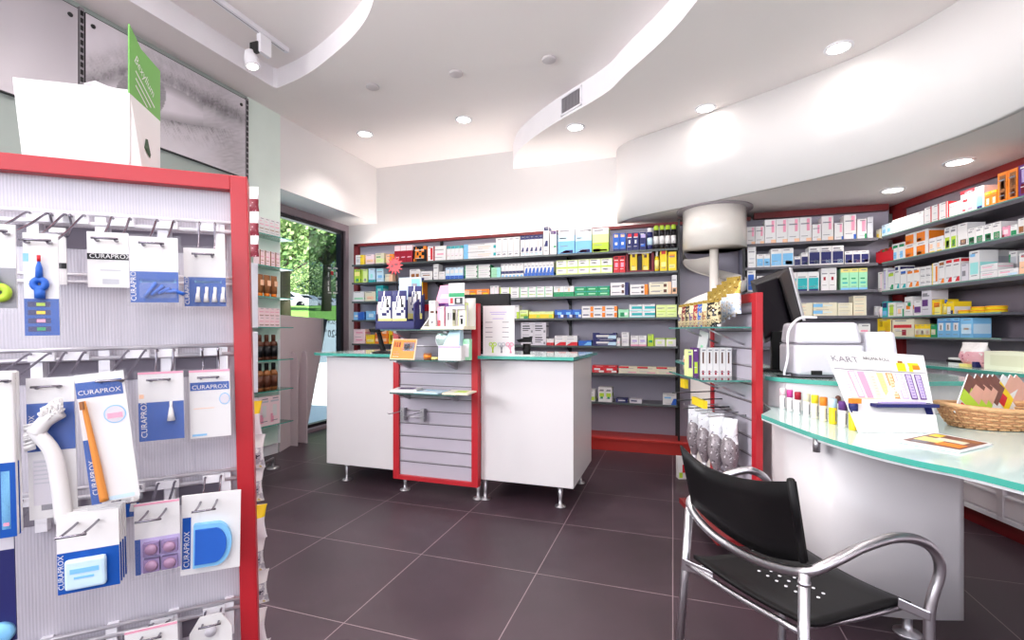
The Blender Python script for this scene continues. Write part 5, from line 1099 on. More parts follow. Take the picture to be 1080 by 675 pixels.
# ================================================================== CHAIR
R_ = Vector((RX,RY,0)); F_ = Vector((FX,FY,0)); U_ = Vector((0,0,1))
def cp(xc, dep, z): return R_*xc + F_*dep + U_*z
def at_z(px, py, z): return onz(px, py, z)
t = thing('arm_chair', cp(.80,1.35,0), TH, 'black seated chair with silver tubular armrests at the reception desk', 'chair')
S = {k: onz(*p, .42) for k, p in dict(rl=(731.5,589), nr=(851,661), fr=(961,629.5), fl=(849,574)).items()}
def bil(a, b_, c_, d_, u, v): return a*(1-u)*(1-v)+b_*u*(1-v)+c_*u*v+d_*(1-u)*v
n = 14; v = []; f = []
for i in range(n+1):
    for j in range(n+1):
        u, w_ = i/n, j/n; p = bil(S['rl'], S['nr'], S['fr'], S['fl'], u, w_)
        z = -.012*math.sin(math.pi*u) - .03*max(0, w_-.86)**1.0*3 + .05*max(0, .12-w_)*2
        v.append(p + U_*z)
k = len(v); v += [p - U_*.012 for p in v]
for i in range(n):
    for j in range(n): a = i*(n+1)+j; f.append((a, a+n+1, a+n+2, a+1)); f.append((k+a, k+a+1, k+a+n+2, k+a+n+1))
for i in range(n):
    a = i*(n+1); f.append((a, k+a, k+a+n+1, a+n+1)); a += n; f.append((a, a+n+1, k+a+n+1, k+a))
    a = i; f.append((a, a+1, k+a+1, k+a)); a = n*(n+1)+i; f.append((a, k+a, k+a+1, a+1))
part('seat', MB().add(v, f, BLKP, True), t)
for i in range(6):
    for j in range(3):
        mb = MB(); p = bil(S['rl'], S['nr'], S['fr'], S['fl'], .28+.085*i+(.03 if j % 2 else 0), .34+.08*j)+U_*(-.0095)
        mb.lathe([(.0045,.0),(.0045,.0016)], WHITEM, tuple(p), 8); part('perforation', mb, t)
# backrest
bt = [atd(717,470,1.50), atd(737,489,1.45), atd(762,500,1.345), atd(795,507,1.20), atd(835.5,508,1.085)]
bb = [atd(729,531,1.53), atd(752,553,1.46), atd(782,574,1.36), atd(815,588,1.25), atd(848.5,593,1.14)]
ct, cbm = catmull(bt, 4), catmull(bb, 4); n = len(ct); nn = -F_*0.0; v = []; f = []
rows = 5
for side in (0, 1):
    for i in range(n):
        tang = (ct[min(n-1,i+1)]-ct[max(0,i-1)]).normalized(); nr = Vector((-tang.y, tang.x, 0)).normalized()
        for j in range(rows): v.append(ct[i].lerp(cbm[i], j/(rows-1)) + nr*(.012*side))
N1 = n*rows
for i in range(n-1):
    for j in range(rows-1):
        a = i*rows+j; f.append((a, a+1, a+rows+1, a+rows)); f.append((N1+a, N1+a+rows, N1+a+rows+1, N1+a+1))
for i in range(n-1): a = i*rows; f.append((a, a+rows, N1+a+rows, N1+a)); a += rows-1; f.append((a, N1+a, N1+a+rows, a+rows))
for j in range(rows-1): f.append((j, N1+j, N1+j+1, j+1)); a = (n-1)*rows+j; f.append((a, a+1, N1+a+1, N1+a))
part('backrest', MB().add(v, f, BLKP, True), t)
mb = MB(); mb.tube([bt[-1]+U_*.002+F_*.006, bb[-1]+F_*.006], .009, BLKP, 8); part('backrest_edge', mb, t)
# tube: left front leg, left arm, round the back, right arm, right front leg
lf = S['fl'] + R_*(-.06) + F_*.03
arm = [lf*1.0 + Vector((0,0,-.42)), lf + U_*.03, atd(806,506,1.62), atd(795,497,1.60), atd(776,498,1.60), atd(752,508,1.60), atd(733,522,1.58), atd(728,534,1.545), atd(748,560,1.45), atd(780,582,1.34), atd(815,597,1.22), atd(850,603,1.13), atd(880,592,1.12), atd(910,577,1.14), atd(942,567.5,1.17), atd(968,569.5,1.20), atd(986,582,1.215), atd(991,604,1.22), atd(982,636,1.22), atd(980,667,1.22)]
arm[2] = atd(812,512,1.66)
arm.append(Vector((arm[-1].x, arm[-1].y, 0)))
part('arm_tube', MB().tube(catmull(arm, 6), .0125, STEEL, 12), t, 'continuous silver tube forming arms and front legs')
rl1 = atd(727,535,1.545); part('leg', MB().tube([rl1, Vector((rl1.x,rl1.y,0)) + R_*(-.03)+F_*.02], .0125, STEEL, 12), t, 'rear silver leg')
rl2 = atd(848,604,1.13); part('leg', MB().tube([rl2, Vector((rl2.x,rl2.y,0)) + R_*(-.015)-F_*.02], .0125, STEEL, 12), t, 'rear silver leg')
part('collar', MB().tube([rl2+U_*(-.02), rl2+U_*(-.028)], .0145, STEEL, 12), t)
def rail(a, b_): return MB().tube(catmull([a, a.lerp(b_, .5)-U_*.006, b_], 4), .009, STEEL, 8)
part('seat_rail', rail(atd(724,594,1.52), S['nr']+U_*(-.03)+F_*.03), t); part('seat_rail', rail(S['nr']+U_*(-.02)+F_*.03-R_*.0, S['fr']+U_*(-.025)-R_*.03), t)
part('seat_rail', rail(S['rl']+U_*(-.03)+R_*.02, S['fl']+U_*(-.03)-F_*.0), t); part('seat_rail', rail(S['fr']+U_*(-.028)-R_*.03, S['fl']+U_*(-.028)-F_*.02), t)
br1 = MB(); br1.hexa([atd(947,630,1.25),atd(982,646,1.215),atd(982,656,1.215),atd(947,641,1.25)], [atd(947,630,1.235),atd(982,646,1.2),atd(982,656,1.2),atd(947,641,1.235)], STEEL); part('bracket', br1, t, bevel=.003)
br1 = MB(); br1.hexa([atd(719,588,1.54),atd(752,603,1.44),atd(752,611,1.44),atd(719,601,1.54)], [atd(719,588,1.525),atd(752,603,1.425),atd(752,611,1.425),atd(719,601,1.525)], STEEL); part('bracket', br1, t, bevel=.003)

# ================================================================== RED FRAMED RACK IN THE FOREGROUND
cr = R_*(-.5525*1.214) + F_*1.214; RD = (R_*.909 + F_*.417).normalized()
RL = Line((cr.x, cr.y), (RD.x, RD.y))
tilt_a = math.radians(1.2)
pv = RL.pt(0, 0, 1.5); 
TM = Matrix.Translation(pv) @ Matrix.Rotation(RL.rot,4,'Z') @ Matrix.Rotation(-tilt_a,4,'Y') @ Matrix.Rotation(-RL.rot,4,'Z') @ Matrix.Translation(-pv)
e_ = (TM @ Matrix.Translation(RL.pt(0,0,0)) @ Matrix.Rotation(RL.rot,4,'Z'))
tF = thing('display_rack', e_.to_translation(), 0, 'tall red framed foreground rack with hanging dental care packets', 'display rack')
tF.rotation_euler = e_.to_euler()
bpy.context.view_layer.update()
# local frame: x to the right along the rack, -y towards the camera
HR = 1.505; WDR = 1.15; FWR = .036
RIB = ribmat('ribbed_rack_panel', (.77,.75,.79), 55)
part('frame', MB().box(-FWR,-.03,.05,0,.03,HR,REDM).box(-WDR,-.03,.05,-WDR+FWR,.03,HR,REDM).box(-WDR+FWR,-.03,HR-FWR,-FWR,.03,HR,REDM).box(-WDR+FWR,-.03,.05,-FWR,.03,.09,REDM), tF, local=True, bevel=.0015)
part('side_face', MB().box(0,-.03,.05,.0015,.03,HR,M('crimson_side', (.72,.10,.16), .35)), tF, local=True)
part('panel', MB().box(-WDR+FWR,-.004,.09,-FWR,.004,HR-FWR,RIB), tF, local=True)
for x in (-WDR+.1, -.12): part('foot', MB().box(x-.03,-.2,0,x+.03,.2,.05,WHITEM), tF, local=True, bevel=.004)
RZ = (1.388, 1.089, .782, .462, .18)
for z in RZ:
    RLM = WHITEM if z > 1.2 else M('grey_rail', (.78,.77,.80), .3, metal=.5); mb = MB(); mb.tube([(-WDR+FWR,-.025,z),(-FWR,-.025,z)], .0045, RLM, 8); mb.tube([(-WDR+FWR,-.022,z-.022),(-FWR,-.022,z-.022)], .0055, RLM, 8)
    x = -.06
    while x > -WDR+.06: mb.box(x-.010,-.024,z-.085,x+.010,-.004,z,WHITEM); x -= .115
    part('hanging_rail', mb, tF, local=True)
    mb = MB(); x = -.06
    while x > -WDR+.16: mb.box(x-.100,-.0062,z-.075,x-.016,-.0042,z-.028,M('slot_grey', (.40,.37,.42), .6)); x -= .115
    part('slot_row', mb, tF, local=True)
mb = MB()
for dz in (0, .016): mb.tube([(-WDR+FWR,-.016,1.238+dz),(-FWR,-.016,1.238+dz)], .0035, WHITEM, 8)
part('thin_rail', mb, tF, local=True)
# hanging packets: position from where they sit on a plane parallel to the rack
WI = wm(tF).inverted()
CURA = 'CURAPROX'
def loc_of(px, py, off):
    r = Vector(ray(px, py)); o_ = Vector((0,0,CAMH)); a = WI @ o_; d = (WI.to_3x3() @ r); k = (-off - a.y)/d.y; q = a + d*k; return q
HOOKM = M('hook_steel', (.55,.53,.57), .25, metal=1, var=.1)
def packet(x0, y0, x1, y1, off, rail_z, designer, label, cat='packet', tiltz=0, bagged=True, copies=1, ext=.02, name='hanging_packet', group=None):
    a = loc_of(x0, (y0+y1)/2, off); b_ = loc_of(x1, (y0+y1)/2, off); xm = (x0+x1)/2
    zt = loc_of(xm, y0, off).z; zb = loc_of(xm, y1, off).z; w_ = b_.x-a.x; h_ = zt-zb
    for c_ in range(copies):
        pos = Vector(((a.x+b_.x)/2, -off+.014*c_, zb)); 
        M0 = wm(tF) @ Matrix.Translation(pos)
        t = thing(name, M0.to_translation(), 0, label if copies == 1 else (label + (', frontmost' if c_ == 0 else ', behind the frontmost')), cat, group if copies > 1 else None)
        t.rotation_euler = (wm(tF).to_3x3() @ Matrix.Rotation(tiltz,3,'Y')).to_euler()
        designer(t, w_, h_)
        if bagged: part('clear_sleeve', MB().quad((-w_/2-.006,-.004,-.008),(w_/2+.006,-.004,-.008),(w_/2+.006,-.004,h_+.004),(-w_/2-.006,-.004,h_+.004),BAG), t, local=True)
    # hook
    cx = (a.x+b_.x)/2; zz = zt-.004
    mb = MB()
    zr = rail_z-.012
    for sx in (-.016, .016):
        mb.tube(catmull([(cx+sx,-.028,zr),(cx+sx,-.045,zr+.004),(cx+sx,-off*.6,zr*.45+(zz-.014)*.55+.004),(cx+sx,-off,zz-.014),(cx+sx,-off-ext,zz-.012)], 4), .0024, HOOKM, 6)
    mb.tube([(cx-.022,-off-ext,zz-.012),(cx+.022,-off-ext,zz-.012)], .0024, HOOKM, 6); mb.box(cx-.022,-.034,zr-.012,cx+.022,-.026,zr+.006,WHITEM)
    part('hook', mb, tF, local=True)
def card(mb, w_, h_, base='W', th=.003): mb.box(-w_/2,0,0,w_/2,th,h_,C(base))
def rect(mb, w_, h_, x0, z0, x1, z1, c_, y=-.0006, mat=None):
    mb.add([(-w_/2+x0*w_,y,z0*h_),(-w_/2+x1*w_,y,z0*h_),(-w_/2+x1*w_,y,z1*h_),(-w_/2+x0*w_,y,z1*h_)], [(0,1,2,3)], mat or C(c_))
def logo_h(mb, w_, x, z, size, c_, y=-.0014): text(mb, CURA, size, C(c_), Matrix.Translation((x,y,z)) @ FRONT)
def logo_v(mb, x, z, size, c_, y=-.0014): text(mb, CURA, size, C(c_), Matrix.Translation((x,y,z)) @ Matrix.Rotation(-math.pi/2,4,'Y') @ FRONT)
def d_logo(t, w_, h_):
    mb = MB(); card(mb, w_, h_); rect(mb,w_,h_,0,.50,1,.61,'K'); logo_h(mb,w_,-w_*.45,h_*.525,w_*.19,'W'); rect(mb,w_,h_,.35,.06,.75,.15,'s'); rect(mb,w_,h_,.3,.3,.8,.32,'s'); part('card', mb, t, local=True)
def d_blue1(t, w_, h_):
    mb = MB(); card(mb, w_, h_); rect(mb,w_,h_,0,0,1,.47,'Q'); logo_v(mb,-w_*.38,h_*.02,w_*.16,'W'); rect(mb,w_,h_,.2,.30,.95,.36,'A'); part('card', mb, t, local=True)
    mb = MB()
    for k in range(5): mb.tube([(-w_*.2+k*.012,-.006,h_*.08+.004*k),(w_*.05+k*.012,-.008,h_*.30-.006*k)], .004, C('B'), 6)
    mb.quad((-w_*.28,-.013,h_*.06),(w_*.48,-.013,h_*.06),(w_*.48,-.013,h_*.30),(-w_*.28,-.013,h_*.30),BAG); part('blister', mb, t, local=True)
def d_blue2(t, w_, h_):
    mb = MB(); card(mb, w_, h_); rect(mb,w_,h_,0,0,1,.5,'Q'); logo_v(mb,-w_*.38,h_*.03,w_*.15,'W'); rect(mb,w_,h_,.25,.40,.9,.44,'A'); part('card', mb, t, local=True)
    mb = MB()
    for k in range(4): x = -w_*.18+k*w_*.2; mb.tube([(x,-.004,h_*.07),(x+.002,-.005,h_*.33)], .0035, C('W'), 6); mb.lathe([(.006,0),(.003,.02)], C('W'), (x,-.005,h_*.07), 8)
    part('brush_heads', mb, t, local=True)
def d_ring(t, w_, h_):
    mb = MB(); card(mb, w_, h_); rect(mb,w_,h_,0,0,1,.36,'Q'); rect(mb,w_,h_,0,.72,.16,.80,'A')
    for k, c_ in enumerate('GPYL'): rect(mb,w_,h_,.1,.04+.08*k,.75,.09+.08*k,'N',-.001); rect(mb,w_,h_,.35,.05+.08*k,.6,.08+.08*k,c_,-.0016)
    part('card', mb, t, local=True)
    mb = MB(); r = w_*.17; mb.tube([(r*math.cos(k*math.pi/8), -.008, h_*.50+r*math.sin(k*math.pi/8)) for k in range(16)], .006, C('B'), 8, True); mb.tube([(0,-.008,h_*.50+r),(0,-.008,h_*.66),(0,-.008,h_*.72)], [.006,.005,.002], C('B'), 8); mb.tube([(0,-.008,h_*.36),(0,-.008,h_*.50-r)], .008, C('B'), 8); mb.tube([(0,-.008,h_*.72),(0,-.008,h_*.78)], .003, C('R'), 6); part('ring_handle', mb, t, 'blue ring handle', local=True)
def d_green(t, w_, h_):
    mb = MB(); card(mb, w_, h_); rect(mb,w_,h_,.3,0,1,.48,'S'); rect(mb,w_,h_,.0,.0,.3,.48,'a'); part('card', mb, t, local=True)
    mb = MB(); r = w_*.22; mb.tube([(w_*.1+r*math.cos(k*math.pi/8), -.010, h_*.18+r*math.sin(k*math.pi/8)) for k in range(16)], .007, C('L'), 8, True); mb.tube([(w_*.1,-.01,h_*.18+r),(-.01,-.01,h_*.42)], .006, C('G'), 8); mb.tube([(-w_*.3,-.01,h_*.1),(-w_*.25,-.01,h_*.4)], .005, C('O'), 8); part('floss_handle', mb, t, 'green ring handle', local=True)
def d_plain(t, w_, h_):
    mb = MB(); card(mb, w_, h_); rect(mb,w_,h_,.35,.28,1,.38,'K'); part('card', mb, t, local=True)
def d_cases(t, w_, h_):
    mb = MB(); mb.box(-w_/2,0,0,w_/2,.012,h_,C('W')); rect(mb,w_,h_,0,.0,1,.45,'Q'); rect(mb,w_,h_,.5,.05,.8,.4,'A'); rect(mb,w_,h_,.0,.45,.3,1,'E'); rect(mb,w_,h_,.55,.07,.75,.09,'P',-.001); part('card', mb, t, local=True, bevel=.004)
def d_denture(t, w_, h_):
    mb = MB(); card(mb, w_, h_); rect(mb,w_,h_,0,.48,1,.82,'Q'); logo_v(mb,-w_*.34,h_*.50,w_*.17,'W'); rect(mb,w_,h_,.1,.10,.65,.42,'E'); rect(mb,w_,h_,.25,.06,.62,.10,'S')
    for k in range(6): rect(mb,w_,h_,.12,.40-.03*k,.6,.41-.03*k,'s',-.001)
    part('card', mb, t, local=True)
    mb = MB(); mb.tube(catmull([(w_*.28,-.016,-h_*.02),(w_*.22,-.018,h_*.25),(w_*.10,-.02,h_*.48),(-w_*.18,-.022,h_*.62),(-w_*.24,-.022,h_*.66)], 6), [.014-.0001*i for i in range(25)], C('W'), 10)
    b2 = part('brush', mb, t, 'white denture brush', local=True)
    mb = MB(); mb.tube(catmull([(-w_*.2,-.022,h_*.62),(-w_*.02,-.022,h_*.70),(w_*.30,-.022,h_*.76)], 5), .013, C('W'), 10)
    for k in range(150):
        u = random.random(); x = -w_*.02+u*w_*.36; z = h_*(.69+.07*u); a = random.uniform(0.2,2.9); mb.tube([(x,-.022,z),(x+.012*math.cos(a)*.6,-.022-.016*random.random(),z+.030*math.sin(a))], .0020, C('W'), 4)
    part('bristles', mb, t, local=True)
    mb = MB()
    for k in range(26): z = h_*(.52+.007*k*1.0); mb.tube([(-w_*.22,-.022,z),(-w_*.44,-.022+random.uniform(-.006,.006),z-.004)], .0022, C('W'), 4)
    part('side_bristles', mb, t, local=True)
def d_brush(t, w_, h_):
    mb = MB(); card(mb, w_, h_); rect(mb,w_,h_,.0,.82,.95,.94,'Q'); logo_h(mb,w_,-w_*.47,h_*.845,w_*.165,'W'); rect(mb,w_,h_,0,.0,.2,.50,'Q'); logo_v(mb,-w_*.33,h_*.07,w_*.17,'W')
    for r, c_ in ((.235,'A'),(.21,'E')): mb.add([(w_*.22+r*w_*math.cos(k*math.pi/12), -.001-(.0006 if c_ == 'E' else 0), h_*.67+r*w_*math.sin(k*math.pi/12)) for k in range(24)], [tuple(range(24))], C(c_))
    rect(mb,w_,h_,.56,.64,.88,.68,'P',-.0022); rect(mb,w_,h_,.3,.01,.9,.04,'a'); part('card', mb, t, local=True)
    mb = MB(); mb.tube(catmull([(-w_*.22,-.006,h_*.02),(-w_*.26,-.007,h_*.3),(-w_*.31,-.007,h_*.55),(-w_*.36,-.007,h_*.80)], 6), [.0075-.0002*i for i in range(19)], M('orange_plastic', (.86,.55,.24), .4), 8); mb.box(-w_*.40,-.018,h_*.74,-w_*.33,-.007,h_*.80,C('z')); part('toothbrush', mb, t, 'orange toothbrush', local=True)
def d_blue3(t, w_, h_):
    mb = MB(); card(mb, w_, h_); rect(mb,w_,h_,0,.0,1,.56,'Q'); logo_v(mb,-w_*.32,h_*.05,w_*.19,'W'); rect(mb,w_,h_,.02,.62,.12,.68,'H'); rect(mb,w_,h_,0,.97,1,1.0,'P',-.001); part('card', mb, t, local=True)
    part('brush_tip', MB().tube([(w_*.22,-.005,h_*.42),(w_*.22,-.005,h_*.56)], .003, C('W'), 6).lathe([(.008,0),(.003,.03)], C('W'), (w_*.22,-.006,h_*.28), 8), t, local=True)
def d_white(t, w_, h_):
    mb = MB(); card(mb, w_, h_); rect(mb,w_,h_,.02,.70,.98,.82,'Q'); logo_h(mb,w_,-w_*.44,h_*.72,w_*.165,'W')
    for r, c_ in ((.17,'A'),(.145,'E')): mb.add([(w_*.36+r*w_*math.cos(k*math.pi/10)*.8, -.001-(.0006 if c_ == 'E' else 0), h_*.56+r*w_*math.sin(k*math.pi/10)) for k in range(20)], [tuple(range(20))], C(c_))
    rect(mb,w_,h_,.1,.43,.6,.44,'H'); rect(mb,w_,h_,.05,.03,.4,.06,'A'); rect(mb,w_,h_,0,.97,1,1.0,'P',-.001); part('card', mb, t, local=True)
def d_floss(t, w_, h_):
    mb = MB(); card(mb, w_, h_); rect(mb,w_,h_,0,.0,1,.52,'Q'); logo_v(mb,-w_*.40,h_*.06,w_*.13,'W'); part('card', mb, t, local=True)
    mb = MB(); mb.box(-w_*.36,-.014,h_*.06,w_*.30,0,h_*.44,C('a')); part('case', mb, t, 'pale blue case', local=True, bevel=.005)
    part('case_print', MB().box(-w_*.26,-.0148,h_*.27,w_*.2,-.0142,h_*.33,C('A')).box(-w_*.2,-.0148,h_*.2,w_*.12,-.0142,h_*.23,C('A')), t, local=True)
def d_purple(t, w_, h_):
    mb = MB(); card(mb, w_, h_); rect(mb,w_,h_,0,.0,.12,.5,'Q'); rect(mb,w_,h_,.12,.02,1,.50,'v'); rect(mb,w_,h_,0,.97,1,1.0,'P',-.001); part('card', mb, t, local=True)
    mb = MB()
    for i in range(2):
        for j in range(2): mb.box(-w_*.30+i*w_*.40,-.012,h_*.04+j*h_*.23,w_*.05+i*w_*.40,-.0005,h_*.22+j*h_*.23,M('mauve_blister', (.58,.50,.66), .2)); mb.lathe([(.012,0),(.010,.004)], M('mauve_tablet', (.66,.52,.64), .3), mtx=Matrix.Translation((-w_*.12+i*w_*.40,-.012,h_*.13+j*h_*.23)) @ Matrix.Rotation(math.pi/2,4,'X'), seg=10)
    part('blister', mb, t, local=True)
def d_round(t, w_, h_):
    mb = MB(); card(mb, w_, h_); rect(mb,w_,h_,0.02,.08,.16,.72,'Q'); logo_v(mb,-w_*.36,h_*.10,w_*.13,'W'); part('card', mb, t, local=True, bevel=.001)
    pts = [(-w_*.28,h_*.10),(w_*.12,h_*.10)] + [(w_*.10+w_*.26*math.cos(a), h_*.37+h_*.27*math.sin(a)) for a in [(-80+10*k)*math.pi/180 for k in range(17)]] + [(-w_*.28,h_*.64)]
    mb = MB(); mb.prism(pts, 0, .014, C('A'), mtx=Matrix.Rotation(math.pi/2,4,'X')); mb.prism([(x*.82-.002, z*.80+h_*.07) for x, z in pts], .014, .019, C('B'), mtx=Matrix.Rotation(math.pi/2,4,'X')); part('case', mb, t, 'blue rounded case', local=True)
def d_octa(t, w_, h_):
    mb = MB(); mb.prism([(-w_/2,0),(w_/2,0),(w_/2,h_*.7),(w_*.25,h_),(-w_*.25,h_),(-w_/2,h_*.7)], 0, .003, C('W'), mtx=Matrix.Rotation(math.pi/2,4,'X')); mb.lathe([(.012,0),(.012,.008)], C('E'), mtx=Matrix.Translation((0,-.003,h_*.7)) @ Matrix.Rotation(math.pi/2,4,'X')); part('card', mb, t, local=True)
def d_disc(t, w_, h_):
    mb = MB(); card(mb, w_, h_, 'N'); rect(mb,w_,h_,.0,.75,1,1,'E'); mb.lathe([(w_/2,0),(w_/2,.01),(w_*.42,.014),(.001,.014)], C('A'), mtx=Matrix.Translation((0,0,w_/2)) @ Matrix.Rotation(math.pi/2,4,'X'), seg=28); part('case', mb, t, local=True)
packet(-22,236,17,325,.20,RZ[0],d_green,'clear packet with green ring handle at the left edge, top rail')
packet(52,240,70,300,.06,RZ[0],d_plain,'narrow white card hanging behind the blue ring packet',bagged=False)
packet(25,246,62,354,.20,RZ[0],d_ring,'long packet with blue ring handle and four coloured strips')
packet(92,245,136,303,.13,RZ[0],d_logo,'white card with black name band hanging on top rail',bagged=False)
packet(137,250,188,319,.15,RZ[0],d_blue1,'white and blue packet of blue sticks on the top rail')
packet(194,262,238,323,.09,RZ[0],d_blue2,'white and blue packet with four small brushes on top rail')
packet(-16,392,16,568,.20,RZ[1],d_cases,'tall white and dark blue packet at left edge of second rail',copies=2,bagged=False)
packet(29,398,80,546,.16,RZ[1],d_denture,'large packet with a white denture brush on second rail')
packet(95,392,146,528,.20,RZ[1],d_brush,'long white packet with orange toothbrush on the second rail',tiltz=math.radians(-5))
packet(146,392,194,464,.09,RZ[1],d_blue3,'blue packet with pink edge right of the orange toothbrush')
packet(200,390,243,461,.06,RZ[1],d_white,'white packet with blue heading at right end of second rail')
packet(60,540,126,622,.20,RZ[2],d_floss,'blue card with pale case in front of third rail',copies=4,bagged=False,ext=.08,group='blue cards stacked on one hook')
packet(142,529,190,603,.13,RZ[2],d_purple,'packet with four mauve blisters on the third rail',ext=.07)
packet(189,520,252,603,.11,RZ[2],d_round,'white card with rounded blue case on the third rail',ext=.07,bagged=False,tiltz=math.radians(2))
packet(128,520,147,545,.05,RZ[2],d_blue3,'small blue and white packet behind toothbrush and floss card',bagged=False)
packet(132,661,188,740,.12,RZ[3],d_purple,'white packet at the bottom edge, left of the angular card',bagged=True)
packet(200,648,245,700,.08,RZ[3],d_octa,'white angular card at the bottom of rack by the frame',bagged=False)
packet(-14,548,16,678,.16,RZ[2],d_disc,'round sky blue case at the left edge of lowest visible rail',bagged=False)
# goods hanging on the far side of the rack
FP = mixmat('printed_foil', [(.25,.22,.28),(.75,.74,.78),(.94,.94,.95),(.88,.80,.55)], 70, .25, .3, .6)
nm = ('uppermost','second','third','fourth','fifth','sixth','seventh','eighth')
for i in range(8):
    z = .86-.095*i
    M0 = wm(tF) @ Matrix.Translation((-.045+.006*(i % 2),.10+.012*(i % 3),z-.02))
    g = thing('foil_packet', M0.to_translation(), RL.rot, 'printed foil packet on the far side of foreground rack, %s from the top' % nm[i], 'packet')
    part('pack', bag(.12,.092,.03, FP if i % 3 else M('pale_pack', (.92,.90,.92), .3, bump=.5), C('Y') if i in (0,3) else C('W')), g, local=True)
    part('hook', MB().tube([(0,.0,.09),(0,-.08,.093)], .003, STEEL, 6), g, local=True)
# white sheet box and green card on the rack top
def rt(x, y, z): return wm(tF) @ Vector((x, y, z))
q = [loc_of(20,150,.02).x, loc_of(148,150,.02).x]
xb0, xb1 = q
t = thing('white_carton', rt((xb0+xb1)/2, .04, HR), 0, 'plain white card box resting on top of the foreground rack', 'box'); t.rotation_euler = tF.rotation_euler
hb0 = loc_of(13,83,.0).z-HR; hb1 = loc_of(136,96,.0).z-HR; wb = xb1-xb0
part('box', MB().hexa([(-wb/2,-.05,0),(wb/2,-.05,0),(wb/2,.08,0),(-wb/2,.08,0)], [(-wb/2-.012,-.05,hb0),(wb/2-.02,-.05,hb1),(wb/2-.02,.08,hb1),(-wb/2-.012,.08,hb0)], C('W')), t, local=True, bevel=.002)
part('flap', MB().hexa([(.0,-.045,hb1),(wb/2-.03,-.045,hb1-.002),(wb/2-.03,.0,hb1-.002),(.0,.0,hb1)], [(.02,-.04,hb1+.012),(wb/2-.06,-.04,hb1+.003),(wb/2-.06,-.0,hb1+.003),(.02,-.0,hb1+.012)], C('E')), t, local=True)
t = thing('folded_card', rt(loc_of(150,150,.02).x+.005, -.03, HR+.001), 0, 'tall green and white folded card on top of the foreground rack', 'card')
A_ = rt(loc_of(139,160,.05).x, -.05, HR+.001); 
PA = atd(136.5,158,1.10); PB = atd(169,172,1.24)
zA = HR+.003; ztA = atd(136.5,25,1.10).z; ztB = atd(166,62,1.24).z; zm_A = atd(136.5,98,1.10).z; zm_B = atd(168,128,1.24).z
GRN = M('leaf_green_card', (.42,.68,.30), .45)
dA = Vector(((PB-PA).x, (PB-PA).y, 0)); th_ = Vector((-dA.y, dA.x, 0)).normalized()*.003
def slab(p, q, z0p, z0q, z1p, z1q, mat, off=0.0, th=th_):
    o_ = th*off
    lo = [Vector((p.x,p.y,z0p))+o_, Vector((q.x,q.y,z0q))+o_, Vector((q.x,q.y,z0q))+o_+th, Vector((p.x,p.y,z0p))+o_+th]
    hi = [Vector((p.x,p.y,z1p))+o_, Vector((q.x,q.y,z1q))+o_, Vector((q.x,q.y,z1q))+o_+th, Vector((p.x,p.y,z1p))+o_+th]
    return MB().hexa(lo, hi, mat)
part('lower_card', slab(PA, PB, zA, zA, zm_A, zm_B, C('W')), t, 'white lower half')
gp = PA.lerp(PB, .55)
zt_mid = atd(148,58,1.16).z
gm = MB(); 
lo = [Vector((PA.x,PA.y,zm_A)), Vector((PB.x,PB.y,zm_B))]; pts = [lo[0], lo[1], Vector((PB.x,PB.y,atd(166,75,1.24).z)), Vector(((PA.lerp(PB,.35)).x,(PA.lerp(PB,.35)).y,atd(149,52,1.15).z)), Vector((PA.x,PA.y,ztA))]
gm.add(pts + [p+th_ for p in pts], [(0,1,2,3,4),(9,8,7,6,5)] + [(i,5+i,5+(i+1) % 5,(i+1) % 5) for i in range(5)], GRN)
part('green_panel', gm, t, 'green upper half')
mb = MB(); ang = math.atan2(dA.y, dA.x)
tmx = Matrix.Translation(PA + Vector((dA.x*.12, dA.y*.12, zm_A-PA.z+.085)) - th_*.4) @ Matrix.Rotation(ang,4,'Z') @ Matrix.Rotation(math.radians(28),4,'Y') @ FRONT
text(mb, 'Bexylium', .030, C('W'), tmx, squash=.9); part('lettering', mb, t); mb = MB()
for k in range(3):
    mb = MB(); mb.add([(0,0,0),(.10-.02*k,0,0),(.10-.02*k,.004,0),(0,.004,0)], [(0,1,2,3)], C('W'), False, Matrix.Translation(PA + Vector((dA.x*.16, dA.y*.16, zm_A-PA.z+.062-.017*k)) - th_*.4) @ Matrix.Rotation(ang,4,'Z') @ Matrix.Rotation(math.radians(28),4,'Y') @ FRONT); part('text_line', mb, t)
mb = MB(); mb.add([(0,0,0),(.035,-.01,0),(.04,-.02,0),(.01,-.03,0),(-.005,-.01,0)], [(0,1,2,3,4)][::1], M('motif_dark_green', (.16,.28,.16), .5), False, Matrix.Translation(Vector((gp.x, gp.y, zA+.085))-th_*.4) @ Matrix.Rotation(ang,4,'Z') @ Matrix.Rotation(math.radians(50),4,'Y') @ FRONT); part('motif', mb, t)
q = rt(loc_of(8,150,.02).x, .10, HR+.001)
mb = MB(); mb.box(q.x-.02,q.y-.004,q.z,q.x-.012,q.y+.004,q.z+.07,C('W')); mb.box(q.x-.012,q.y-.002,q.z+.035,q.x+.03,q.y+.002,q.z+.07,C('R')); mb.box(q.x-.012,q.y-.002,q.z,q.x+.05,q.y+.002,q.z+.035,C('N')); solo('small_flag_card', mb, 'small red and navy card at left end of the rack top', 'card')

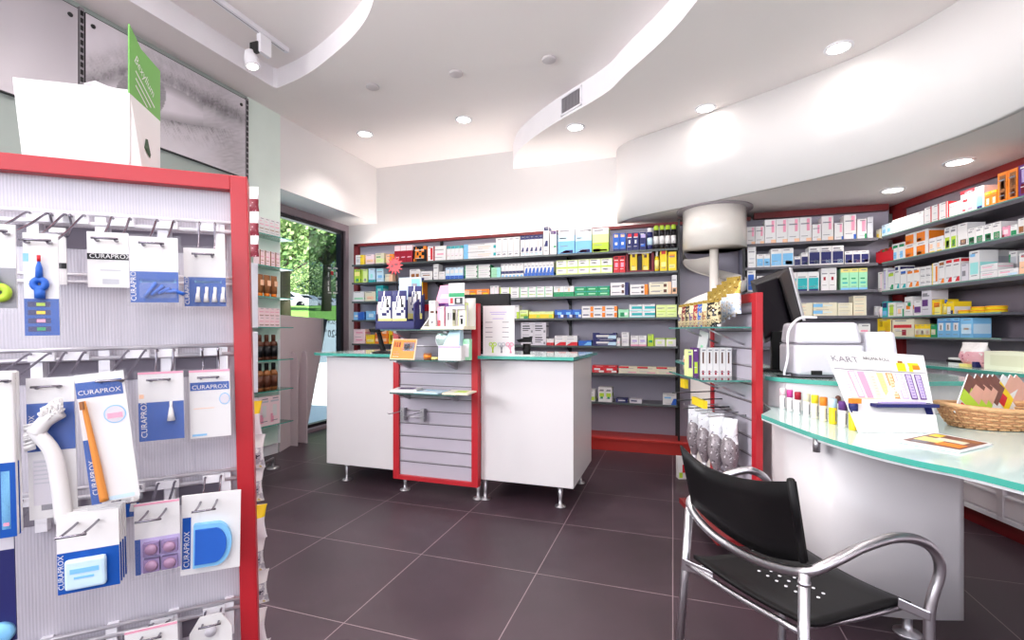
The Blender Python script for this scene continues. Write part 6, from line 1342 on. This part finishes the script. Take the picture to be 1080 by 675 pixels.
# ================================================================== LEFT WALL: PHOTO PANELS
PX = XL+.03
PLn = Line((PX, 0), (0, 1))
def vnoise(x, y, z=0): return noise.noise(Vector((x, y, z)))
def eyetone(px, py):
    def sm(a, b_, x): t_ = max(0, min(1, (x-a)/(b_-a))); return t_*t_*(3-2*t_)
    g = .80 + .05*sm(90, 40, py-.5*(px-90))
    # upper lid crease and lid shadow: an arc from the inner to the outer corner of the eye
    def arc(x): u = (x-90)/125.0; return 86 - 26*math.sin(max(0,min(1,u))*2.4)*.55 + 50*max(0, u-.35)**1.25
    a = arc(px); n1 = vnoise(px*.25, py*.06); n2 = vnoise(px*.9-py*.45, py*.12)
    g -= .26*math.exp(-((py-a)/7.5)**2)*(.8+.5*n1)
    g -= .13*math.exp(-((py-(a-17))/11.0)**2)*(.7+.6*n2)*sm(250, 200, px)
    # eyeball: pointed almond, darker iris at its left
    top = arc(px)+5; bot = 101 + .30*(px-90) - .0012*(px-150)**2
    if 96 < px < 214 and top < py < bot:
        k = min(py-top, bot-py)/10.0; g = .62+.24*min(1, k)
        d_ = math.hypot(px-148, (py-101)*1.05)
        if d_ < 27: g = .50+.12*abs(vnoise(px*.5, py*.5))+.08*(d_/27)
        if d_ < 10: g = .33
    else:
        g -= .22*math.exp(-abs(py-bot)/4.0)*sm(90,120,px)*sm(240,205,px)
        if bot < py < bot+26: g -= .16*max(0, n2)*2*sm(90,120,px)*sm(262,225,px)*(1-(py-bot)/26)
        if top-16 < py <= top: g -= .18*max(0, vnoise(px*1.1, py*.35))
    # shade and fine lines running out from the outer corner
    g -= .13*math.exp(-((px-232-.2*(py-100))/20.0)**2)*sm(70,110,py)*(.8+.5*vnoise(px*.15, py*.5))
    g += .02*vnoise(px*.08, py*.08)
    return max(.25, min(.88, g))
PHM = bpy.data.materials.new('printed_photo'); PHM.use_nodes = True
va = PHM.node_tree.nodes.new('ShaderNodeVertexColor'); va.layer_name = 'print'; pb_ = PHM.node_tree.nodes['Principled BSDF']; pb_.inputs['Roughness'].default_value = .35
PHM.node_tree.links.new(va.outputs[0], pb_.inputs['Base Color'])
def photo_panel(ya, yb, label, fn):
    t = thing('photo_panel', (PX, (ya+yb)/2, 2.41), 0, label, 'wall panel')
    part('board', MB().box(XL+.002,ya,2.415,PX-.001,yb,3.085,M('panel_edge', (.20,.18,.20), .5)), t)
    ny, nz = 150, 90; v = []; cols = []; f = []
    for i in range(ny+1):
        for j in range(nz+1):
            y = ya+(yb-ya)*i/ny; z = 2.42+.66*j/nz; v.append((PX, y, z)); w_ = PX*FX+y*FY; a = PX*RX+y*RY
            g = fn(540+FPX*a/w_, HZ-FPX*(z-CAMH)/w_); cols.append(g)
    for i in range(ny):
        for j in range(nz): a = i*(nz+1)+j; f.append((a, a+nz+1, a+nz+2, a+1))
    o = part('print', MB().add(v, f, PHM), t)
    ca = o.data.color_attributes.new('print', 'FLOAT_COLOR', 'POINT')
    for k, g in enumerate(cols): c_ = lin((g, g*.97, g*1.0)); ca.data[k].color = (*c_, 1)
    for yy, zz in ((ya+.04,3.02),(yb-.04,3.02)): part('fixing', MB().lathe([(.014,0),(.012,.006),(.001,.007)], BLACKM, mtx=Matrix.Translation((PX,yy,zz)) @ Matrix.Rotation(math.pi/2,4,'Y'), seg=14), t, 'black round fixing')
photo_panel(1.955, 3.115, 'grey photograph panel of a close up eye on the left wall', eyetone)
photo_panel(.75, 1.915, 'plain grey photograph panel left of the eye picture', lambda x, y: .79-.0008*max(0, 100-y)+.02*vnoise(x*.02, y*.02))
for y, lb in ((1.935,'black slotted wall upright between the two photo panels'),(3.135,'black slotted wall upright beside the pale green pier')):
    mb = MB(); mb.box(XL+.001,y-.012,.3,XL+.03,y+.012,3.10,M('slot_upright', (.55,.53,.55), .4)); z = .35
    while z < 3.08: mb.box(XL+.03,y-.008,z,XL+.0315,y+.008,z+.03,BLACKM); z += .045
    solo('wall_upright', mb, lb, 'wall upright')
# glass shelves on the pier
GSX = XL+.17
PL = Line((GSX-.01, 0), (0, 1))
zz = [PL.at(296,y)[1] for y in (250.5,282.5,314,345,379,410.5,446)]
prods = [('W|.1,.55,.9,.6,P|.1,.3,.9,.34,z|.1,.75,.6,.78,P',4,231,'box','white and pink carton',1),('p|.1,.0,.3,1,z|.1,.55,.9,.6,P|.4,.3,.9,.34,z',4,265,'box','pink and brown striped carton',1),('z|O|H',3,290,'squeeze','copper coloured cream tube',1),('p|.1,.55,.9,.62,P|.1,.2,.9,.26,z',4,325,'box','small pink carton in two layers',2),('Z|Z|K',3,353,'bottle','dark brown bottle',1),('z|K|Z',3,383,'bottle','amber bottle with dark cap',1),('p|.3,.3,.7,.7,W|.1,.8,.9,.86,s|.1,.1,.4,.4,P',2,418,'box','pink and white leaflet card',1)]
where = ['on the uppermost glass shelf of the pier','on the second glass shelf of the pier','on the third glass shelf of the pier','on the fourth glass shelf of the pier','on the fifth glass shelf of the pier','on the sixth glass shelf of the pier','on the lowest glass shelf of the pier']
PLs = Line((GSX, 0), (0, 1))
tg = thing('glass_wall_shelves', (XL+.1, 3.3, .5), 0, 'narrow green glass shelves fixed to the pale pier by the window', 'shelving')
part('side_rail', MB().box(XL+.005,3.49,.10,XL+.02,3.505,1.05,WHITEM), tg)
for i, z in enumerate(zz):
    part('glass_shelf', MB().box(XL+.005,3.10,z-.008,GSX,3.505,z,SHG).box(GSX-.001,3.10,z-.008,GSX+.001,3.505,z,GEDGE).box(XL+.005,3.504,z-.008,GSX,3.506,z,GEDGE), tg)
    ds, n, yt, kd, lb2, stk = prods[i]
    run(PLs, z, where[i], 273,295, n, yt, ds, lb2, stack=stk, kind=kd, dep=.06, off=-.02)
# white gondola in front of the pier with three bags and three white bins
G0 = atd(272.5,300,3.25); 
gx, gy = G0.x, G0.y
t = thing('white_gondola', (gx-.15, gy-.1, 0), 0, 'white gondola stand with stacked blank panels behind the red rack', 'display stand')
for i, (y0, y1) in enumerate(((278,346),(350,414),(424,486))):
    z1 = CAMH+(HZ-y0)/FPX*3.25; z0 = CAMH+(HZ-y1)/FPX*3.25
    part('panel', MB().box(gx-.35,gy-.22,z0,gx,gy,z1,M('gondola_white', (.88,.88,.92), .35)), t, bevel=.006)
part('post', MB().box(gx-.30,gy-.15,.10,gx-.27,gy-.12,2.12,WHITEM), t)
q = onz(288,494)
part('leg', MB().tube([(gx-.28,gy-.13,.16),(gx-.12,gy-.08,.13),(q.x,q.y,.08),(q.x,q.y,.012)], .012, ALU, 8).lathe([(.05,0),(.048,.008),(.012,.016)], ALU, (q.x,q.y,0), 20), t, 'metal leg with round foot')
part('arm', MB().box(gx-.30,gy-.14,.76,gx-.02,gy-.10,2.14,M('gondola_rear', (.8,.8,.83), .4)), t) if False else None
part('top_bar', MB().box(gx-.30,gy-.14,2.10,gx+.0,gy-.12,2.12,WHITEM), t)
for i, (y0, y1) in enumerate(((196,225),(230,250),(253,272))):
    z0 = CAMH+(HZ-y1)/FPX*3.25
    bp_ = atd(266.5, 300, 3.2); g = thing('berry_bag', (bp_.x, bp_.y, z0), TH, 'clear bag of dark red items above the white gondola, %s one' % ('top','middle','lowest')[i], 'bag')
    part('contents', bag(.085,.13,.04, mixmat('dark_red_items', [(.22,.03,.08),(.50,.10,.18),(.85,.70,.74)], 60, .3, 0, .6), M('white_header', (.93,.90,.92), .4)), g, local=True)
    part('header', MB().box(-.04,-.003,.125,.04,.003,.165,C('W')), g, local=True)
    part('hook', MB().tube([(0,0,.16),(0,.05,.162)], .002, STEEL, 5), g, local=True)
z0 = CAMH+(HZ-505)/FPX*3.2
g = thing('yellow_carton', (gx-.06, gy-.12, .10), 0, 'yellow and white carton at foot of the white gondola', 'carton')
part('box', MB().box(-.1,-.06,0,.06,.06,.10,C('W')).box(-.101,-.061,.06,.061,.061,.20,C('Y')).box(-.101,-.0615,.10,.0612,.061,.12,C('B')), g, local=True)
solo('gondola_base', MB().box(gx-.34,gy-.24,0,gx-.0,gy-.04,.098,M('base_white', (.86,.85,.87), .5)), 'low white base board beneath the white gondola', 'base', bevel=.003)
# cardboard displays standing by the window
CB = M('mauve_white_card', (.80,.74,.76), .6)
pA, pB = onz(300,474), onz(326,458)
KD2 = Line((pA.x,pA.y), (pB.x-pA.x, pB.y-pA.y))
t = thing('cardboard_display', KD2.pt(.2,0,0), KD2.rot, 'large blank cardboard display seen from behind beside the window', 'display stand')
sR, zR_ = KD2.at(345.5,335); sL, zL_ = KD2.at(295,334); sb, _ = KD2.at(322.5,460)
def k2(s_, z, off=0): return KD2.pt(s_, off, z)
def slab2(pts, off, th, mat):
    n_ = len(pts); v_ = [k2(s_, z, off) for s_, z in pts] + [k2(s_, z, off-th) for s_, z in pts]
    return MB().add(v_, [tuple(range(n_)), tuple(range(2*n_-1, n_-1, -1))] + [(i, n_+i, n_+(i+1) % n_, (i+1) % n_) for i in range(n_)], mat)
sM = (3.545-KD2.O.y)/KD2.d.y
part('back_board', slab2([(sM,0.0),(sb,0.0),(sR,(zR_+zL_)/2),(sM,(zR_+zL_)/2)], 0, .012, CB), t)
def wing(px0, px1, ytop, ybot, dep0):
    a, b_ = atd(px0,ybot,dep0), atd(px1,ybot,dep0); a0, b0 = onz(px0,ybot-1), onz(px1,ybot)
    L_ = Line((a0.x,a0.y), (b0.x-a0.x, b0.y-a0.y)); w_ = (Vector((b0.x,b0.y))-Vector((a0.x,a0.y))).length; h_ = L_.at((px0+px1)/2, ytop)[1]
    pts = [(w_,0),(w_,h_*.5),(w_*1.02,h_*.9),(w_*.9,h_*.985),(w_*.65,h_),(w_*.4,h_*.97),(w_*.25,h_*.85),(-.02,h_*.3),(0,0)]
    n_ = len(pts); v_ = [L_.pt(s_, 0, z) for s_, z in pts] + [L_.pt(s_, -.012, z) for s_, z in pts]
    return MB().add(v_, [tuple(range(n_)), tuple(range(2*n_-1, n_-1, -1))] + [(i, n_+i, n_+(i+1) % n_, (i+1) % n_) for i in range(n_)], CB)
part('wing', wing(297,313.5,371,470.5,4.7), t); part('wing', wing(314,323.5,370,467.5,4.9), t)

# ================================================================== OUTSIDE
GR = M('lawn', (.55,.74,.34), .9, var=.15, scale=2); PV = M('pavement', (.86,.87,.88), .8, var=.05, scale=2)
def groundpt(px, dep, z): p = atd(px, 350, dep); return Vector((p.x, p.y, z))
def slope(name, d0, z0, d1, z1, mat, lb=None):
    P = [groundpt(-200,d0,z0), groundpt(480,d0,z0), groundpt(480,d1,z1), groundpt(-200,d1,z1)]
    mb = MB(); mb.hexa([p - Vector((0,0,.5)) for p in P], P, mat); o = solo(name, mb, None, None, kind='structure'); return o
Pp = [Vector((-4.0,YF,-.02)), Vector((-4.0,5.6,-.02)), groundpt(480,11,-.02), groundpt(-200,11,-.02)]
mb = MB(); mb.box(-14,-6,-.3,-3.99,14,-.03,PV); solo('pavement', mb, None, None, kind='structure')
slope('pavement_bank', 9.0, -.04, 14.0, 1.45, PV)
slope('lawn', 14.0, 1.45, 26.0, 2.55, GR)
slope('road', 26.0, 2.5, 60.0, 3.6, M('far_paving', (.80,.80,.80), .9))
LEAF = [M('leaf_a', (.60,.70,.42), .7, var=.4, scale=3), M('leaf_b', (.42,.54,.32), .7, var=.4, scale=3), M('leaf_c', (.76,.82,.58), .7, var=.3, scale=3)]
BARK = M('bark', (.30,.25,.22), .9, var=.3)
def tree(px, dep, zb, h, r, label, n=2600, dark=0, low=.34):
    b0 = groundpt(px, dep, zb); t = thing('tree', b0, 0, label, 'tree', None)
    hc = h*low
    mb = MB(); mb.tube([(0,0,-.3),(.03,0,hc*.5),(0,.05,hc),(.1,0,h*.6)], [h*.035,h*.028,h*.022,h*.012], BARK, 10)
    for k in range(6): a = k*1.05; mb.tube([(0,0,hc*.9),(r*.35*math.cos(a),r*.35*math.sin(a),hc*1.2),(r*.7*math.cos(a),r*.7*math.sin(a),hc*1.5)], [h*.015,h*.010,h*.004], BARK, 6)
    part('trunk', mb, t, local=True)
    mb = MB(); blobs = [(random.uniform(-.6,.6)*r, random.uniform(-.6,.6)*r, hc+(h-hc)*random.uniform(.08,.88), r*random.uniform(.34,.52)) for _ in range(16)]
    for k in range(n):
        bx_, by_, bz_, br_ = random.choice(blobs); d = Vector((random.gauss(0,1), random.gauss(0,1), random.gauss(0,1))).normalized()*br_*random.uniform(.75,1.05); p = Vector((bx_,by_,bz_))+d
        nn = Vector((random.gauss(0,1), random.gauss(0,1), random.gauss(0,1))).normalized(); a_ = nn.orthogonal().normalized()*h*.016; b_ = nn.cross(a_).normalized()*h*.010
        mb.add([p-a_, p-b_, p+a_, p+b_], [(0,1,2,3)], LEAF[(random.randrange(3) if not dark else random.choice((0,1,1)))])
    part('foliage', mb, t, local=True)
tree(300, 15.2, 1.56, 5.6, 1.9, 'broad leafy tree outside the left half of window', 9000)
tree(344, 19.8, 2.0, 6.2, 1.9, 'dark leafy tree outside the right half of window', 8000, 1)
tree(372, 25, 2.42, 6.5, 1.9, 'distant tree seen at the right edge of window', 4000, 1)
tree(300, 40, 3.0, 9.0, 3.6, 'far tree behind the two nearer trees', 4000)
for px_, dp_, r_, lb_ in ((278,58,4.8,'left one'),(322,72,5.4,'middle one'),(362,87,6.2,'right one')): tree(px_, dp_, 3.4, 10.5, r_, 'bushy tree in the far row behind the parked cars, %s' % lb_, 6500, 0, .06)
def car(px, dep, zb, colk, label):
    b0 = groundpt(px, dep, zb); t = thing('car', b0, TH+.1, label, 'car'); Lc, Wc = 4.2, 1.7
    side = [(-2.1,.25),(2.1,.25),(2.12,.7),(1.9,.85),(1.1,.92),(.55,1.35),(-.9,1.40),(-1.6,.98),(-2.08,.9)]
    n_ = len(side); v_ = [(x,-Wc/2,z) for x, z in side] + [(x,Wc/2,z) for x, z in side]
    part('body', MB().add(v_, [tuple(range(n_)), tuple(range(2*n_-1,n_-1,-1))] + [(i,n_+i,n_+(i+1) % n_,(i+1) % n_) for i in range(n_)], M('car_'+colk, PAL[colk], .25, coat=.6)), t, local=True)
    part('side_window', MB().add([(.95,-Wc/2-.01,.93),(.5,-Wc/2-.01,1.28),(-.85,-Wc/2-.01,1.32),(-1.35,-Wc/2-.01,.98)], [(0,1,2,3)], M('car_glass', (.1,.12,.15), .1)), t, local=True)
    for x in (-1.3, 1.3): part('wheel', MB().lathe([(.31,-.1),(.31,.1)], BLACKM, mtx=Matrix.Translation((x,-Wc/2,.31)) @ Matrix.Rotation(math.pi/2,4,'X'), seg=18), t, local=True)
car(303, 38, 2.89, 'W', 'white parked car beyond the lawn on the left')
car(322, 43, 3.05, 's', 'silver parked car beyond the lawn between trees')
car(345, 50, 3.28, 'E', 'pale parked car beyond the lawn on the right')
